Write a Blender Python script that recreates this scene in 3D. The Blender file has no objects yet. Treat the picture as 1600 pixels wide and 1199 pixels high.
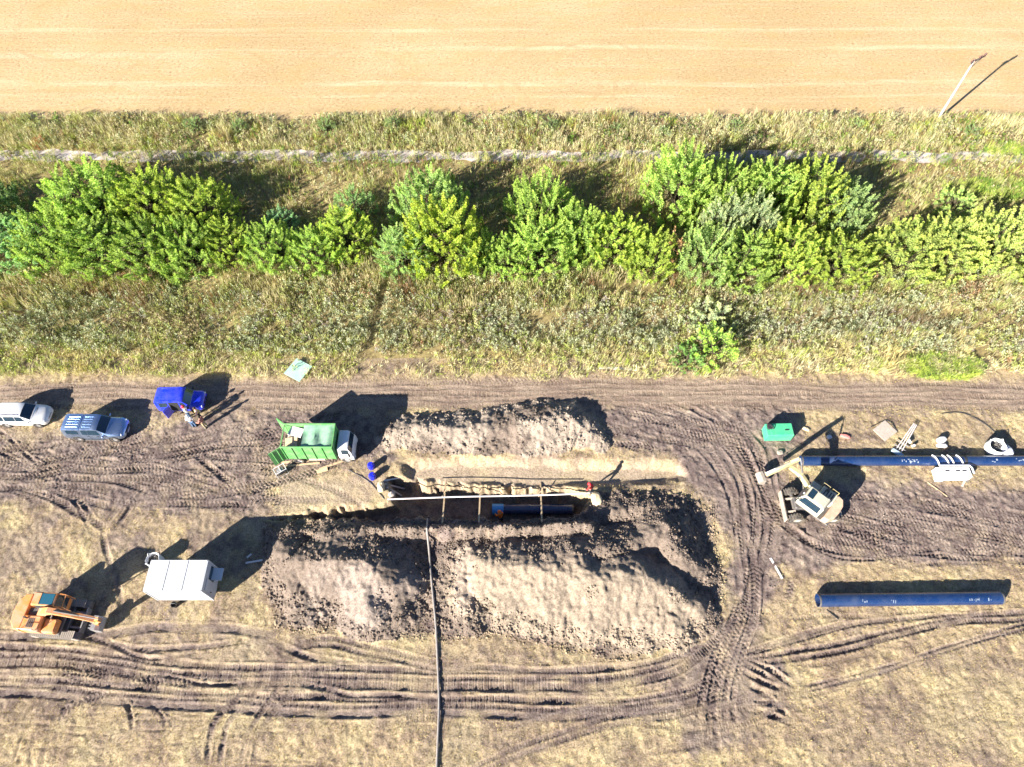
import bpy, bmesh, math, random
import numpy as np
from mathutils import Vector, Matrix, Euler

R = math.radians
scene = bpy.context.scene
COL = scene.collection

# ------------------------------------------------------------------ camera
CAM_H = 50.0
F_PX = 1100.0                      # focal length in pixels of a 1600 px wide frame
DEP = math.atan(F_PX / 670.0)      # depression of the optical axis
SD, CD = math.sin(DEP), math.cos(DEP)
cam_data = bpy.data.cameras.new('camera')
cam_data.sensor_fit = 'HORIZONTAL'
cam_data.sensor_width = 36.0
cam_data.lens = 36.0 * F_PX / 1600.0
cam_data.clip_start = 0.5
cam_data.clip_end = 20000.0
cam = bpy.data.objects.new('camera', cam_data)
cam.location = (0, 0, CAM_H)
cam.rotation_euler = (math.pi / 2 - DEP, 0, 0)
COL.objects.link(cam)
scene.camera = cam

# ------------------------------------------------------------------ light
SUN_EL = R(25.0)
SHADOW_AZ = R(42.5)                # direction shadows fall, measured from +X
SUN_TO = Vector((-math.cos(SHADOW_AZ) * math.cos(SUN_EL), -math.sin(SHADOW_AZ) * math.cos(SUN_EL), math.sin(SUN_EL)))
world = bpy.data.worlds.new('World')
scene.world = world
world.use_nodes = True
wn = world.node_tree
wn.nodes.clear()
wo = wn.nodes.new('ShaderNodeOutputWorld')
wb = wn.nodes.new('ShaderNodeBackground')
wb.inputs['Strength'].default_value = 0.06
sky = wn.nodes.new('ShaderNodeTexSky')
sky.sky_type = 'NISHITA'
sky.sun_disc = False
sky.sun_elevation = SUN_EL
sky.sun_rotation = math.atan2(SUN_TO.x, SUN_TO.y)
sky.air_density = 0.55
sky.dust_density = 0.2
sky.ozone_density = 2.5
wn.links.new(sky.outputs[0], wb.inputs[0])
wn.links.new(wb.outputs[0], wo.inputs[0])
sun_data = bpy.data.lights.new('sun', 'SUN')
sun_data.energy = 5.0
sun_data.angle = R(0.5)
sun_data.color = (1.0, 0.93, 0.82)
sun = bpy.data.objects.new('sun', sun_data)
sun.rotation_euler = (-SUN_TO).to_track_quat('-Z', 'Y').to_euler()
sun.location = (-60, -60, 80)
COL.objects.link(sun)
scene.view_settings.view_transform = 'Standard'
scene.view_settings.look = 'None'
scene.view_settings.gamma = 1.0
scene.view_settings.use_curve_mapping = False
scene.view_settings.exposure = 1.9
scene.render.engine = 'CYCLES'
scene.cycles.max_bounces = 5
scene.cycles.diffuse_bounces = 2
scene.cycles.transmission_bounces = 3
scene.cycles.use_denoising = True

# ------------------------------------------------------------------ helpers
def G(px, py, z=0.0):
    """ground point (metres) under a point of the 1600 x 1199 photograph, at height z"""
    u = (px - 800.0) / F_PX
    v = (py - 599.5) / F_PX
    d = (CAM_H - z) / (SD + v * CD)
    return Vector((u * d, d * (CD - v * SD), z))

def tag(o, label=None, cat=None, group=None, kind=None):
    if label: o['label'] = label
    if cat: o['category'] = cat
    if group: o['group'] = group
    if kind: o['kind'] = kind
    return o

def thing(name, label, cat, loc=(0, 0, 0), rz=0.0, group=None):
    o = bpy.data.objects.new(name, None)
    o.empty_display_size = 0.3
    o.location = loc
    o.rotation_euler = (0, 0, rz)
    COL.objects.link(o)
    return tag(o, label, cat, group)

def copy_tree(o, parent=None):
    c = o.copy()
    COL.objects.link(c)
    if parent: c.parent = parent
    for ch in o.children:
        copy_tree(ch, c)
    return c

_mats = {}
def mat(name, col, rough=0.6, metal=0.0, spec=0.5, var=0.0, scale=4.0, bump=0.0, coat=0.0, dirt=None, dirt_amt=0.0):
    if name in _mats: return _mats[name]
    m = bpy.data.materials.new(name)
    m.use_nodes = True
    nt = m.node_tree
    b = nt.nodes['Principled BSDF']
    b.inputs['Base Color'].default_value = (*col, 1)
    b.inputs['Roughness'].default_value = rough
    b.inputs['Metallic'].default_value = metal
    b.inputs['Specular IOR Level'].default_value = spec
    b.inputs['Coat Weight'].default_value = coat
    if var or dirt or bump:
        tc = nt.nodes.new('ShaderNodeTexCoord')
        n = nt.nodes.new('ShaderNodeTexNoise')
        n.inputs['Scale'].default_value = scale
        n.inputs['Detail'].default_value = 6
        n.inputs['Roughness'].default_value = 0.65
        nt.links.new(tc.outputs['Object'], n.inputs['Vector'])
        cur = None
        if var:
            r = nt.nodes.new('ShaderNodeValToRGB')
            r.color_ramp.elements[0].position = 0.3
            r.color_ramp.elements[1].position = 0.7
            r.color_ramp.elements[0].color = (*[max(0, c * (1 - var)) for c in col], 1)
            r.color_ramp.elements[1].color = (*[min(1, c * (1 + var)) for c in col], 1)
            nt.links.new(n.outputs['Fac'], r.inputs['Fac'])
            cur = r.outputs['Color']
        if dirt:
            n2 = nt.nodes.new('ShaderNodeTexNoise')
            n2.inputs['Scale'].default_value = scale * 0.45
            n2.inputs['Detail'].default_value = 8
            n2.inputs['Roughness'].default_value = 0.75
            nt.links.new(tc.outputs['Object'], n2.inputs['Vector'])
            mr = nt.nodes.new('ShaderNodeMapRange')
            mr.inputs['From Min'].default_value = 0.42
            mr.inputs['From Max'].default_value = 0.7
            mr.inputs['To Max'].default_value = dirt_amt
            nt.links.new(n2.outputs['Fac'], mr.inputs['Value'])
            mx = nt.nodes.new('ShaderNodeMix'); mx.data_type = 'RGBA'
            nt.links.new(mr.outputs[0], mx.inputs['Factor'])
            if cur: nt.links.new(cur, mx.inputs['A'])
            else: mx.inputs['A'].default_value = (*col, 1)
            mx.inputs['B'].default_value = (*dirt, 1)
            cur = mx.outputs['Result']
            ra = nt.nodes.new('ShaderNodeMapRange')
            ra.inputs['To Min'].default_value = rough
            ra.inputs['To Max'].default_value = 0.95
            nt.links.new(mr.outputs[0], ra.inputs['Value'])
            nt.links.new(ra.outputs[0], b.inputs['Roughness'])
        if cur: nt.links.new(cur, b.inputs['Base Color'])
        if bump:
            bp = nt.nodes.new('ShaderNodeBump')
            bp.inputs['Strength'].default_value = 1.0
            bp.inputs['Distance'].default_value = bump
            nt.links.new(n.outputs['Fac'], bp.inputs['Height'])
            nt.links.new(bp.outputs[0], b.inputs['Normal'])
    _mats[name] = m
    return m

def np_mesh(name, verts, loops, starts, totals, material=None, colors=None, smooth=False):
    me = bpy.data.meshes.new(name)
    nv = len(verts)
    me.vertices.add(nv)
    me.vertices.foreach_set('co', np.ascontiguousarray(verts, dtype=np.float32).ravel())
    me.loops.add(len(loops))
    me.loops.foreach_set('vertex_index', np.ascontiguousarray(loops, dtype=np.int32))
    me.polygons.add(len(starts))
    me.polygons.foreach_set('loop_start', np.ascontiguousarray(starts, dtype=np.int32))
    me.polygons.foreach_set('loop_total', np.ascontiguousarray(totals, dtype=np.int32))
    if smooth:
        me.polygons.foreach_set('use_smooth', np.ones(len(starts), dtype=bool))
    me.update(calc_edges=True)
    if colors is not None:
        a = me.attributes.new('Col', 'FLOAT_COLOR', 'POINT')
        c = np.ones((nv, 4), dtype=np.float32)
        c[:, :colors.shape[1]] = colors
        a.data.foreach_set('color', c.ravel())
    if material: me.materials.append(material)
    return me

def tri_mesh(name, verts, tris, material=None, colors=None, smooth=False):
    n = len(tris)
    return np_mesh(name, verts, np.asarray(tris).ravel(), np.arange(n) * 3, np.full(n, 3), material, colors, smooth)

def quad_mesh(name, verts, quads, material=None, colors=None, smooth=False):
    n = len(quads)
    return np_mesh(name, verts, np.asarray(quads).ravel(), np.arange(n) * 4, np.full(n, 4), material, colors, smooth)

def link(name, me, parent=None):
    o = bpy.data.objects.new(name, me)
    COL.objects.link(o)
    if parent: o.parent = parent
    return o

class MB:
    """collects shapes; build() links them as one mesh object"""
    def __init__(s):
        s.v, s.f = [], []
    def add(s, vs, fs):
        b = len(s.v)
        s.v += [tuple(v) for v in vs]
        s.f += [tuple(i + b for i in f) for f in fs]
        return s
    def box(s, c, size, rot=None, ch=0.0):
        hx, hy, hz = size[0] / 2, size[1] / 2, size[2] / 2
        M = Euler(rot).to_matrix() if rot is not None else Matrix.Identity(3)
        c = Vector(c)
        if ch <= 0:
            vs = [c + M @ Vector((x * hx, y * hy, z * hz)) for z in (-1, 1) for x, y in ((-1, -1), (1, -1), (1, 1), (-1, 1))]
            fs = [(3, 2, 1, 0), (4, 5, 6, 7), (0, 1, 5, 4), (1, 2, 6, 5), (2, 3, 7, 6), (3, 0, 4, 7)]
            return s.add(vs, fs)
        ch = min(ch, hx * .9, hy * .9, hz * .9)
        rings = []
        for z, e in ((-hz, ch), (-hz + ch, 0), (hz - ch, 0), (hz, ch)):
            x, y = hx - e, hy - e
            k = ch
            rings.append([(x - k, -y), (x, -y + k), (x, y - k), (x - k, y), (-x + k, y), (-x, y - k), (-x, -y + k), (-x + k, -y)])
        vs = []
        for (z, e), r in zip(((-hz, ch), (-hz + ch, 0), (hz - ch, 0), (hz, ch)), rings):
            vs += [c + M @ Vector((x, y, z)) for x, y in r]
        fs = [tuple(range(7, -1, -1)), tuple(range(24, 32))]
        for k in range(3):
            for i in range(8):
                j = (i + 1) % 8
                fs.append((k * 8 + i, k * 8 + j, k * 8 + 8 + j, k * 8 + 8 + i))
        return s.add(vs, fs)
    def bar(s, p0, p1, w, h, up=(0, 0, 1), w1=None, h1=None):
        p0, p1 = Vector(p0), Vector(p1)
        d = (p1 - p0).normalized()
        sd = d.cross(Vector(up))
        if sd.length < 1e-4: sd = d.cross(Vector((0, 1, 0)))
        sd.normalize()
        u = sd.cross(d).normalized()
        w1 = w if w1 is None else w1
        h1 = h if h1 is None else h1
        vs = []
        for p, ww, hh in ((p0, w, h), (p1, w1, h1)):
            vs += [p + sd * (a * ww / 2) + u * (b * hh / 2) for a, b in ((-1, -1), (1, -1), (1, 1), (-1, 1))]
        return s.add(vs, [(3, 2, 1, 0), (4, 5, 6, 7), (0, 1, 5, 4), (1, 2, 6, 5), (2, 3, 7, 6), (3, 0, 4, 7)])
    def cyl(s, p0, p1, r0, r1=None, n=12, caps=True):
        r1 = r0 if r1 is None else r1
        return s.tube([p0, p1], [r0, r1], n, caps)
    def tube(s, pts, r, n=8, caps=True):
        pts = [Vector(p) for p in pts]
        rr = r if isinstance(r, (list, tuple)) else [r] * len(pts)
        base = len(s.v)
        nrm = None
        for i, p in enumerate(pts):
            d = (pts[min(i + 1, len(pts) - 1)] - pts[max(i - 1, 0)]).normalized()
            if nrm is None:
                nrm = d.cross(Vector((0, 0, 1)))
                if nrm.length < 1e-3: nrm = d.cross(Vector((0, 1, 0)))
            nrm = (nrm - d * nrm.dot(d)).normalized()
            bn = d.cross(nrm)
            for k in range(n):
                a = 2 * math.pi * k / n
                s.v.append(tuple(p + (nrm * math.cos(a) + bn * math.sin(a)) * rr[i]))
        for i in range(len(pts) - 1):
            for k in range(n):
                j = (k + 1) % n
                s.f.append((base + i * n + k, base + i * n + j, base + (i + 1) * n + j, base + (i + 1) * n + k))
        if caps:
            s.f.append(tuple(base + k for k in range(n - 1, -1, -1)))
            s.f.append(tuple(base + (len(pts) - 1) * n + k for k in range(n)))
        return s
    def lathe(s, prof, c=(0, 0, 0), axis='z', n=20):
        c = Vector(c)
        base = len(s.v)
        m = len(prof)
        for k in range(n):
            a = 2 * math.pi * k / n
            for r, h in prof:
                x, y = r * math.cos(a), r * math.sin(a)
                p = {'z': (x, y, h), 'y': (x, h, -y), 'x': (h, x, y)}[axis]
                s.v.append(tuple(c + Vector(p)))
        for k in range(n):
            j = (k + 1) % n
            for i in range(m - 1):
                s.f.append((base + k * m + i, base + j * m + i, base + j * m + i + 1, base + k * m + i + 1))
        return s
    def prism(s, prof, y0, y1, axes='xz'):
        """profile in xz swept along y (or 'yz' along x, 'xy' along z)"""
        n = len(prof)
        def P(a, b, t):
            return {'xz': (a, t, b), 'yz': (t, a, b), 'xy': (a, b, t)}[axes]
        vs = [P(a, b, y0) for a, b in prof] + [P(a, b, y1) for a, b in prof]
        fs = [tuple(range(n)), tuple(range(2 * n - 1, n - 1, -1))]
        for i in range(n):
            j = (i + 1) % n
            fs.append((j, i, n + i, n + j))
        return s.add(vs, fs)
    def sphere(s, c, r, n=12, m=7, sc=(1, 1, 1)):
        prof = [(max(1e-4, math.sin(math.pi * i / m)) * r, -math.cos(math.pi * i / m) * r) for i in range(m + 1)]
        b = len(s.v)
        s.lathe(prof, (0, 0, 0), 'z', n)
        for i in range(b, len(s.v)):
            v = s.v[i]
            s.v[i] = (c[0] + v[0] * sc[0], c[1] + v[1] * sc[1], c[2] + v[2] * sc[2])
        return s
    def mesh(s, name, material, smooth=False, fix=True):
        me = bpy.data.meshes.new(name)
        me.from_pydata(s.v, [], s.f)
        if fix:
            bm = bmesh.new(); bm.from_mesh(me)
            bmesh.ops.recalc_face_normals(bm, faces=bm.faces)
            bm.to_mesh(me); bm.free()
        if material: me.materials.append(material)
        if smooth:
            me.polygons.foreach_set('use_smooth', [True] * len(me.polygons))
            me.set_sharp_from_angle(angle=R(40))
        me.update()
        return me
    def build(s, name, material, parent=None, smooth=False, bevel=0.0):
        o = link(name, s.mesh(name, material, smooth), parent)
        if bevel:
            b = o.modifiers.new('bevel', 'BEVEL'); b.width = bevel; b.segments = 2; b.limit_method = 'ANGLE'
        return o
# ------------------------------------------------------------------ terrain
rng = np.random.default_rng(11)
random.seed(5)
_lat = {}
def vnoise(x, y, scale, seed=0):
    if seed not in _lat:
        _lat[seed] = np.random.default_rng(1000 + seed).random((256, 256)).astype(np.float32)
    L = _lat[seed]
    u, v = x / scale + 913.3, y / scale + 517.7
    iu, iv = np.floor(u).astype(np.int32), np.floor(v).astype(np.int32)
    fu, fv = (u - iu), (v - iv)
    fu = fu * fu * (3 - 2 * fu); fv = fv * fv * (3 - 2 * fv)
    a = L[iu & 255, iv & 255]; b = L[(iu + 1) & 255, iv & 255]
    c = L[iu & 255, (iv + 1) & 255]; d = L[(iu + 1) & 255, (iv + 1) & 255]
    return (a * (1 - fu) + b * fu) * (1 - fv) + (c * (1 - fu) + d * fu) * fv
def fbm(x, y, scale, seed=0, octv=4, gain=0.5):
    s, a, t = 0, 1.0, 0
    for k in range(octv):
        s = s + a * vnoise(x, y, scale / 2 ** k, seed + k)
        t += a; a *= gain
    return s / t
def sstep(a, b, x):
    t = np.clip((x - a) / (b - a), 0, 1)
    return t * t * (3 - 2 * t)

GX0, GX1, GY0, GY1, CELL = -49.0, 49.0, -2.0, 33.0, 0.0825
NX, NY = int(round((GX1 - GX0) / CELL)) + 1, int(round((GY1 - GY0) / CELL)) + 1
GX1, GY1 = GX0 + (NX - 1) * CELL, GY0 + (NY - 1) * CELL
xs = np.linspace(GX0, GX1, NX); ys = np.linspace(GY0, GY1, NY)
X, Y = np.meshgrid(xs, ys)            # [row, col]
def poly_sd(pts):
    """signed distance (positive inside) to a polygon of photograph points"""
    P = [G(*p) if len(p) == 2 else G(*p) for p in pts]
    P = [(p.x, p.y) for p in P]
    d = np.full(X.shape, 1e9); ins = np.zeros(X.shape, bool)
    for i in range(len(P)):
        (ax, ay), (bx, by) = P[i], P[(i + 1) % len(P)]
        dx, dy = bx - ax, by - ay
        t = np.clip(((X - ax) * dx + (Y - ay) * dy) / (dx * dx + dy * dy), 0, 1)
        d = np.minimum(d, (X - ax - t * dx) ** 2 + (Y - ay - t * dy) ** 2)
        c = ((ay > Y) != (by > Y)) & (X < (bx - ax) * (Y - ay) / (by - ay + 1e-12) + ax)
        ins ^= c
    return np.sqrt(d) * np.where(ins, 1, -1)
n3 = fbm(X, Y, 3.0, 1); n1 = fbm(X, Y, 0.9, 5); nf = fbm(X, Y, 0.28, 9, 2); n8 = fbm(X, Y, 9.0, 12, 3)
n05 = fbm(X, Y, 0.5, 20, 3)
H = (n3 - .5) * 0.10 + (n1 - .5) * 0.10 + (nf - .5) * 0.11
mud = np.zeros(X.shape); sand = np.zeros(X.shape)

# muddy, churned zones
def zone(pts, soft=0.8, rough=0.0, wob=1.6):
    d = poly_sd(pts) + (n3 - .5) * wob * 2 + (n1 - .5) * wob
    return sstep(-soft, soft, d)
road = zone([(-120, 602), (400, 598), (900, 592), (1300, 597), (1720, 600), (1720, 640), (1250, 640), (900, 640), (600, 640), (300, 640), (-120, 620)], .5, wob=.5)
zl = zone([(-80, 668), (200, 676), (330, 650), (440, 635), (620, 640), (620, 720), (430, 740), (420, 830), (330, 800), (160, 800), (60, 790), (-80, 785)], .9, wob=1.0)
zr = zone([(900, 625), (1250, 632), (1245, 690), (1215, 730), (1230, 760), (1340, 742), (1440, 750), (1720, 775), (1720, 885), (1480, 880), (1340, 868), (1300, 898), (1215, 880), (1200, 980), (1140, 985), (1138, 850), (1085, 770), (1060, 715), (960, 690)], .8, wob=.9)
zc = zone([(410, 815), (620, 800), (940, 790), (1120, 790), (1128, 930), (1105, 1000), (960, 1035), (860, 1005), (760, 990), (640, 1000), (430, 975)], .6, wob=.6)
mud = np.maximum.reduce([mud, road * .62, zl * .95, zr * 1.0, zc * .85])
churn = np.maximum(zl * .8, zr)
H += churn * ((fbm(X, Y, .55, 30, 3) - .5) * .20 + (vnoise(X, Y, .17, 37) - .5) * .07)
H -= road * .05
# lower left worked-over stubble
zs = zone([(-60, 1000), (450, 1000), (900, 1030), (1130, 1010), (1160, 1110), (900, 1120), (500, 1120), (-60, 1110)], 1.2)
mud = np.maximum(mud, zs * .5)
mud = np.maximum(mud, sstep(.46, .66, fbm(X, Y, 2.6, 171, 4)) * .4)
zm = zone([(-80, 790), (430, 800), (430, 1000), (-80, 1000)], 1.0)
mud = np.maximum(mud, zm * sstep(.4, .6, fbm(X, Y, 1.5, 181, 4)) * .6)
zf = zone([(1085, 960), (1210, 960), (1265, 1090), (1200, 1150), (1080, 1160), (1050, 1100)], .8)
mud = np.maximum(mud, zf * .75)
# right-lower brown patch
zb = zone([(1220, 1120), (1400, 1100), (1620, 1000), (1700, 1030), (1480, 1199), (1240, 1215)], 1.5)
mud = np.maximum(mud, zb * .38)

# tyre and crawler tracks -------------------------------------------------
def spline(pts, step=0.22):
    P = [np.array((g.x, g.y)) for g in (G(*p) for p in pts)]
    P = [2 * P[0] - P[1]] + P + [2 * P[-1] - P[-2]]
    out = []
    for i in range(1, len(P) - 2):
        p0, p1, p2, p3 = P[i - 1], P[i], P[i + 1], P[i + 2]
        n = max(2, int(np.linalg.norm(p2 - p1) / step))
        for k in range(n):
            t = k / n
            out.append(.5 * ((2 * p1) + (-p0 + p2) * t + (2 * p0 - 5 * p1 + 4 * p2 - p3) * t * t + (-p0 + 3 * p1 - 3 * p2 + p3) * t ** 3))
    out.append(P[-2])
    return np.array(out)
def track(pts, w=.55, kind='chev', depth=.05, amp=.05, m=.85, pitch=None, wob=0.12, seed=None, world=False):
    """press one wheel or crawler mark into the ground"""
    global H, mud
    C = np.asarray(pts, float) if world else spline(pts)
    sd = seed if seed is not None else random.randint(0, 99999)
    r_ = np.random.default_rng(sd)
    ph = r_.random() * 10
    s = 0.0
    Ltot = float(np.linalg.norm(np.diff(C, axis=0), axis=1).sum())
    pitch = pitch or {'chev': .30, 'bars': .20, 'smooth': .3}[kind]
    for i in range(len(C) - 1):
        a, b = C[i], C[i + 1]
        L = np.linalg.norm(b - a)
        if L < 1e-6: continue
        d = (b - a) / L
        nrm = np.array((-d[1], d[0]))
        off = wob * (math.sin(s * .45 + ph) + .5 * math.sin(s * 1.1 + ph * 2))
        a2, b2 = a + nrm * off, b + nrm * off
        mg = w * .5 + .28
        x0, x1 = min(a2[0], b2[0]) - mg, max(a2[0], b2[0]) + mg
        y0, y1 = min(a2[1], b2[1]) - mg, max(a2[1], b2[1]) + mg
        c0, c1 = int((x0 - GX0) / CELL), int((x1 - GX0) / CELL) + 2
        r0, r1 = int((y0 - GY0) / CELL), int((y1 - GY0) / CELL) + 2
        c0, r0 = max(c0, 0), max(r0, 0); c1, r1 = min(c1, NX), min(r1, NY)
        if c1 <= c0 or r1 <= r0:
            s += L; continue
        xx, yy = X[r0:r1, c0:c1] - a2[0], Y[r0:r1, c0:c1] - a2[1]
        t = xx * d[0] + yy * d[1]
        q = xx * nrm[0] + yy * nrm[1]
        inn = (t >= 0) & (t < L)
        lat = np.abs(q) / (w * .5)
        prof = np.where(lat < 1, -depth * (1 - lat ** 4), depth * .75 * np.exp(-((lat - 1.14) / .13) ** 2))
        if kind == 'chev':
            pat = np.sin(2 * math.pi * ((s + t) / pitch + .85 * np.abs(q) / pitch * .8 + np.where(q > 0, .5, 0)))
            pat = np.tanh(pat * 2.2)
        elif kind == 'bars':
            pat = np.tanh(np.sin(2 * math.pi * (s + t) / pitch) * 2)
        else:
            pat = 0
        endf = max(0.0, min(1.0, (s + .2) / 1.6, (Ltot - s) / 1.6))
        fade = endf * (.3 + 1.1 * vnoise(X[r0:r1, c0:c1], Y[r0:r1, c0:c1], 1.7, 60 + sd % 7))
        tread = amp * (1.7 if kind == 'bars' else 1.35) * pat * np.clip(1.25 - lat ** 3, 0, 1) * (lat < 1.08) * fade * .5
        brk = .55 + .9 * vnoise(X[r0:r1, c0:c1], Y[r0:r1, c0:c1], .33, 68)
        old = H[r0:r1, c0:c1]
        press = .78 * endf * np.clip((1.15 - lat) * 4, 0, 1)
        H[r0:r1, c0:c1] = np.where(inn, old * (1 - press) + prof * fade * brk + tread, old)
        mk = np.clip(1.5 - lat, 0, 1) * m * np.clip(fade * 1.1, 0, 1)
        mud[r0:r1, c0:c1] = np.where(inn, np.maximum(mud[r0:r1, c0:c1], mk), mud[r0:r1, c0:c1])
        s += L
def pair(pts, gap=1.9, **k):
    C = spline(pts)
    T = np.gradient(C, axis=0)
    T /= np.linalg.norm(T, axis=1)[:, None] + 1e-9
    N_ = np.stack([-T[:, 1], T[:, 0]], 1)
    for sg in (-1, 1):
        track(C + N_ * gap * .5 * sg, world=True, **k)

for y_, k_ in ((601, 'bars'), (609, 'smooth'), (617, 'bars'), (626, 'smooth'), (634, 'bars')):
    track([(-140, y_ + 8), (200, y_ + 2), (600, y_), (1000, y_ - 3), (1300, y_), (1740, y_ + 4)], .55, k_, .035, .045, .6)
track([(440, 596), (600, 594), (760, 596), (900, 600)], .5, 'chev', .02, .05, .45)
# left churned area
track([(-120, 732), (0, 731), (80, 730), (165, 730)], .6, 'bars', .09, .05, 1.0)
track([(-100, 640), (0, 703), (60, 742), (110, 782), (150, 832)], .34, 'smooth', .13, 0, 1)
track([(-60, 640), (18, 686), (62, 726), (108, 768), (156, 826)], .34, 'smooth', .13, 0, 1)
track([(60, 686), (82, 710), (130, 713), (210, 720)], .36, 'chev', .10, .05, 1)
track([(-100, 690), (60, 684), (200, 692), (300, 684), (420, 655)], .5, 'chev', .05, .07, .9)
track([(160, 830), (200, 775), (240, 742), (300, 720)], .5, 'smooth', .07, .05, .9)
track([(170, 835), (225, 770), (260, 748)], .4, 'smooth', .09, .05, .9)
track([(163, 815), (170, 870), (185, 930), (195, 975)], .45, 'smooth', .07, 0, .7)
for k in range(90):
    x_ = random.uniform(-60, 420); y_ = random.uniform(690, 790)
    if y_ > 770 and x_ < 150: continue
    a_ = random.gauss(0, .28) + (-.5 if x_ > 300 else 0) * random.random()
    l_ = random.uniform(60, 190)
    bend = random.uniform(-.25, .25)
    track([(x_ + l_ * t, y_ + l_ * (math.sin(a_) * t + bend * t * t)) for t in (0, .33, .66, 1)], random.uniform(.45, .62), 'chev', random.uniform(.03, .07), random.uniform(.06, .10), random.uniform(.6, .95))
for k in range(0):
    x_ = random.uniform(150, 420); y_ = random.uniform(690, 740); a_ = random.uniform(.6, 1.3)
    track([(x_ + 70 * t * math.cos(a_), y_ + 70 * t * math.sin(a_)) for t in (0, .5, 1)], .3, 'smooth', .10, 0, 1)
# right churned area
for k in range(9):
    o_ = k * 14 + random.uniform(-4, 4)
    track([(950 + o_ * 1.5, 628 + o_ * .05), (1040 + o_, 650 + o_ * .1), (1095 + o_ * .95, 700), (1135 + o_ * .72, 760), (1150 + o_ * .6, 830), (1158 + o_ * .32, 900), (1160 + o_ * .25, 975)], .5, 'chev' if k % 2 else 'smooth', .065, .08, 1)
for k in range(6):
    o_ = k * 12
    track([(1090 + o_, 640 + k * 3), (1130 + o_, 690 + k * 4), (1175 + o_ * .6, 740 + k * 8), (1205 + o_ * .6, 800 + k * 6), (1270 + o_ * .7, 850 + k * 3), (1330 + o_ * 2, 872 - k * 3), (1450 + o_ * 2, 868 - k * 7), (1700, 880 - k * 12)], .5, 'chev', .08, .08, .95)
for k in range(44):
    x_ = random.uniform(1270, 1600); y_ = random.uniform(775, 862); a_ = random.gauss(.12, .12); l_ = random.uniform(90, 200)
    track([(x_ + l_ * t, y_ + l_ * math.sin(a_) * t + 8 * t * t) for t in (0, .5, 1)], .55, 'chev', .05, .09, .9)
for k in range(22):
    x_ = random.uniform(930, 1120); y_ = random.uniform(640, 690); l_ = random.uniform(60, 130)
    track([(x_ + l_ * t, y_ + 10 * t + 8 * t * t) for t in (0, .5, 1)], .5, 'chev', .04, .08, .9)
# long lanes in front of the heaps
track([(-100, 998), (0, 997), (95, 993), (190, 985), (253, 980), (316, 984), (440, 990)], .7, 'smooth', .06, .03, .9)
for d_, k_ in ((-13, 'bars'), (0, 'bars'), (11, 'bars')):
    track([(-140, 1018 + d_), (0, 1024 + d_), (95, 1028 + d_), (164, 1038 + d_), (237, 1048 + d_), (316, 1054 + d_), (460, 1058 + d_), (600, 1060 + d_), (760, 1064 + d_), (900, 1062 + d_), (1000, 1052 + d_), (1062, 1035 + d_), (1110, 1008 + d_ * .3), (1150, 965), (1174, 910), (1172, 850)], .6, k_, .095, .06, 1.0, wob=.06)
for d_, k_ in ((-9, 'bars'), (4, 'bars'), (14, 'smooth')):
    track([(-140, 1066 + d_), (0, 1070 + d_), (126, 1076 + d_), (221, 1086 + d_), (316, 1093 + d_), (460, 1099 + d_), (600, 1102 + d_), (760, 1102 + d_), (900, 1106 + d_), (1000, 1101 + d_), (1080, 1085 + d_), (1128, 1052 + d_), (1160, 1010), (1180, 960), (1182, 890)], .55, k_, .085, .06, 1.0, wob=.06)
track([(230, 1052), (330, 1066), (420, 1066)], .3, 'smooth', .13, 0, 1)
track([(322, 1215), (332, 1136), (357, 1104), (395, 1060)], .42, 'bars', .10, .05, 1)
track([(343, 1215), (353, 1136), (378, 1104), (415, 1060)], .42, 'bars', .10, .05, 1)
track([(372, 1215), (388, 1140), (420, 1092), (455, 1056)], .42, 'bars', .08, .05, .95)
track([(392, 1215), (408, 1140), (440, 1092), (475, 1056)], .42, 'bars', .08, .05, .95)
track([(435, 1024), (505, 1006), (575, 1017), (645, 1038), (700, 1047), (800, 1044), (900, 1046)], .45, 'bars', .08, .05, .9)
track([(435, 1018), (505, 998), (585, 1008), (660, 1032), (740, 1044)], .45, 'bars', .07, .05, .9)
track([(430, 1010), (480, 1027), (560, 1040)], .5, 'smooth', .10, 0, 1)
track([(470, 1068), (520, 1075), (560, 1086), (680, 1092)], .4, 'smooth', .11, 0, 1)
track([(390, 1000), (250, 1018), (160, 1000), (120, 990)], .45, 'smooth', .08, .03, .9)
track([(320, 1012), (240, 1028), (180, 1010), (150, 985)], .35, 'smooth', .10, 0, 1)
for k in range(5):
    track([(70 + k * 42, 1056 + k * 3), (100 + k * 42, 1050 + k * 5), (150 + k * 42, 1066 + k * 3)], .5, 'chev', .05, .10, .9)
track([(105, 1140), (112, 1110), (150, 1092), (190, 1082)], .42, 'chev', .07, .10, 1)
track([(95, 1140), (103, 1112), (125, 1085)], .42, 'chev', .07, .10, 1)
track([(190, 1088), (205, 1110), (212, 1142)], .35, 'smooth', .16, 0, 1)
track([(232, 1110), (246, 1104), (258, 1120), (260, 1142)], .22, 'smooth', .14, 0, 1)
track([(40, 1120), (60, 1100), (80, 1092)], .3, 'smooth', .12, 0, 1)
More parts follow.
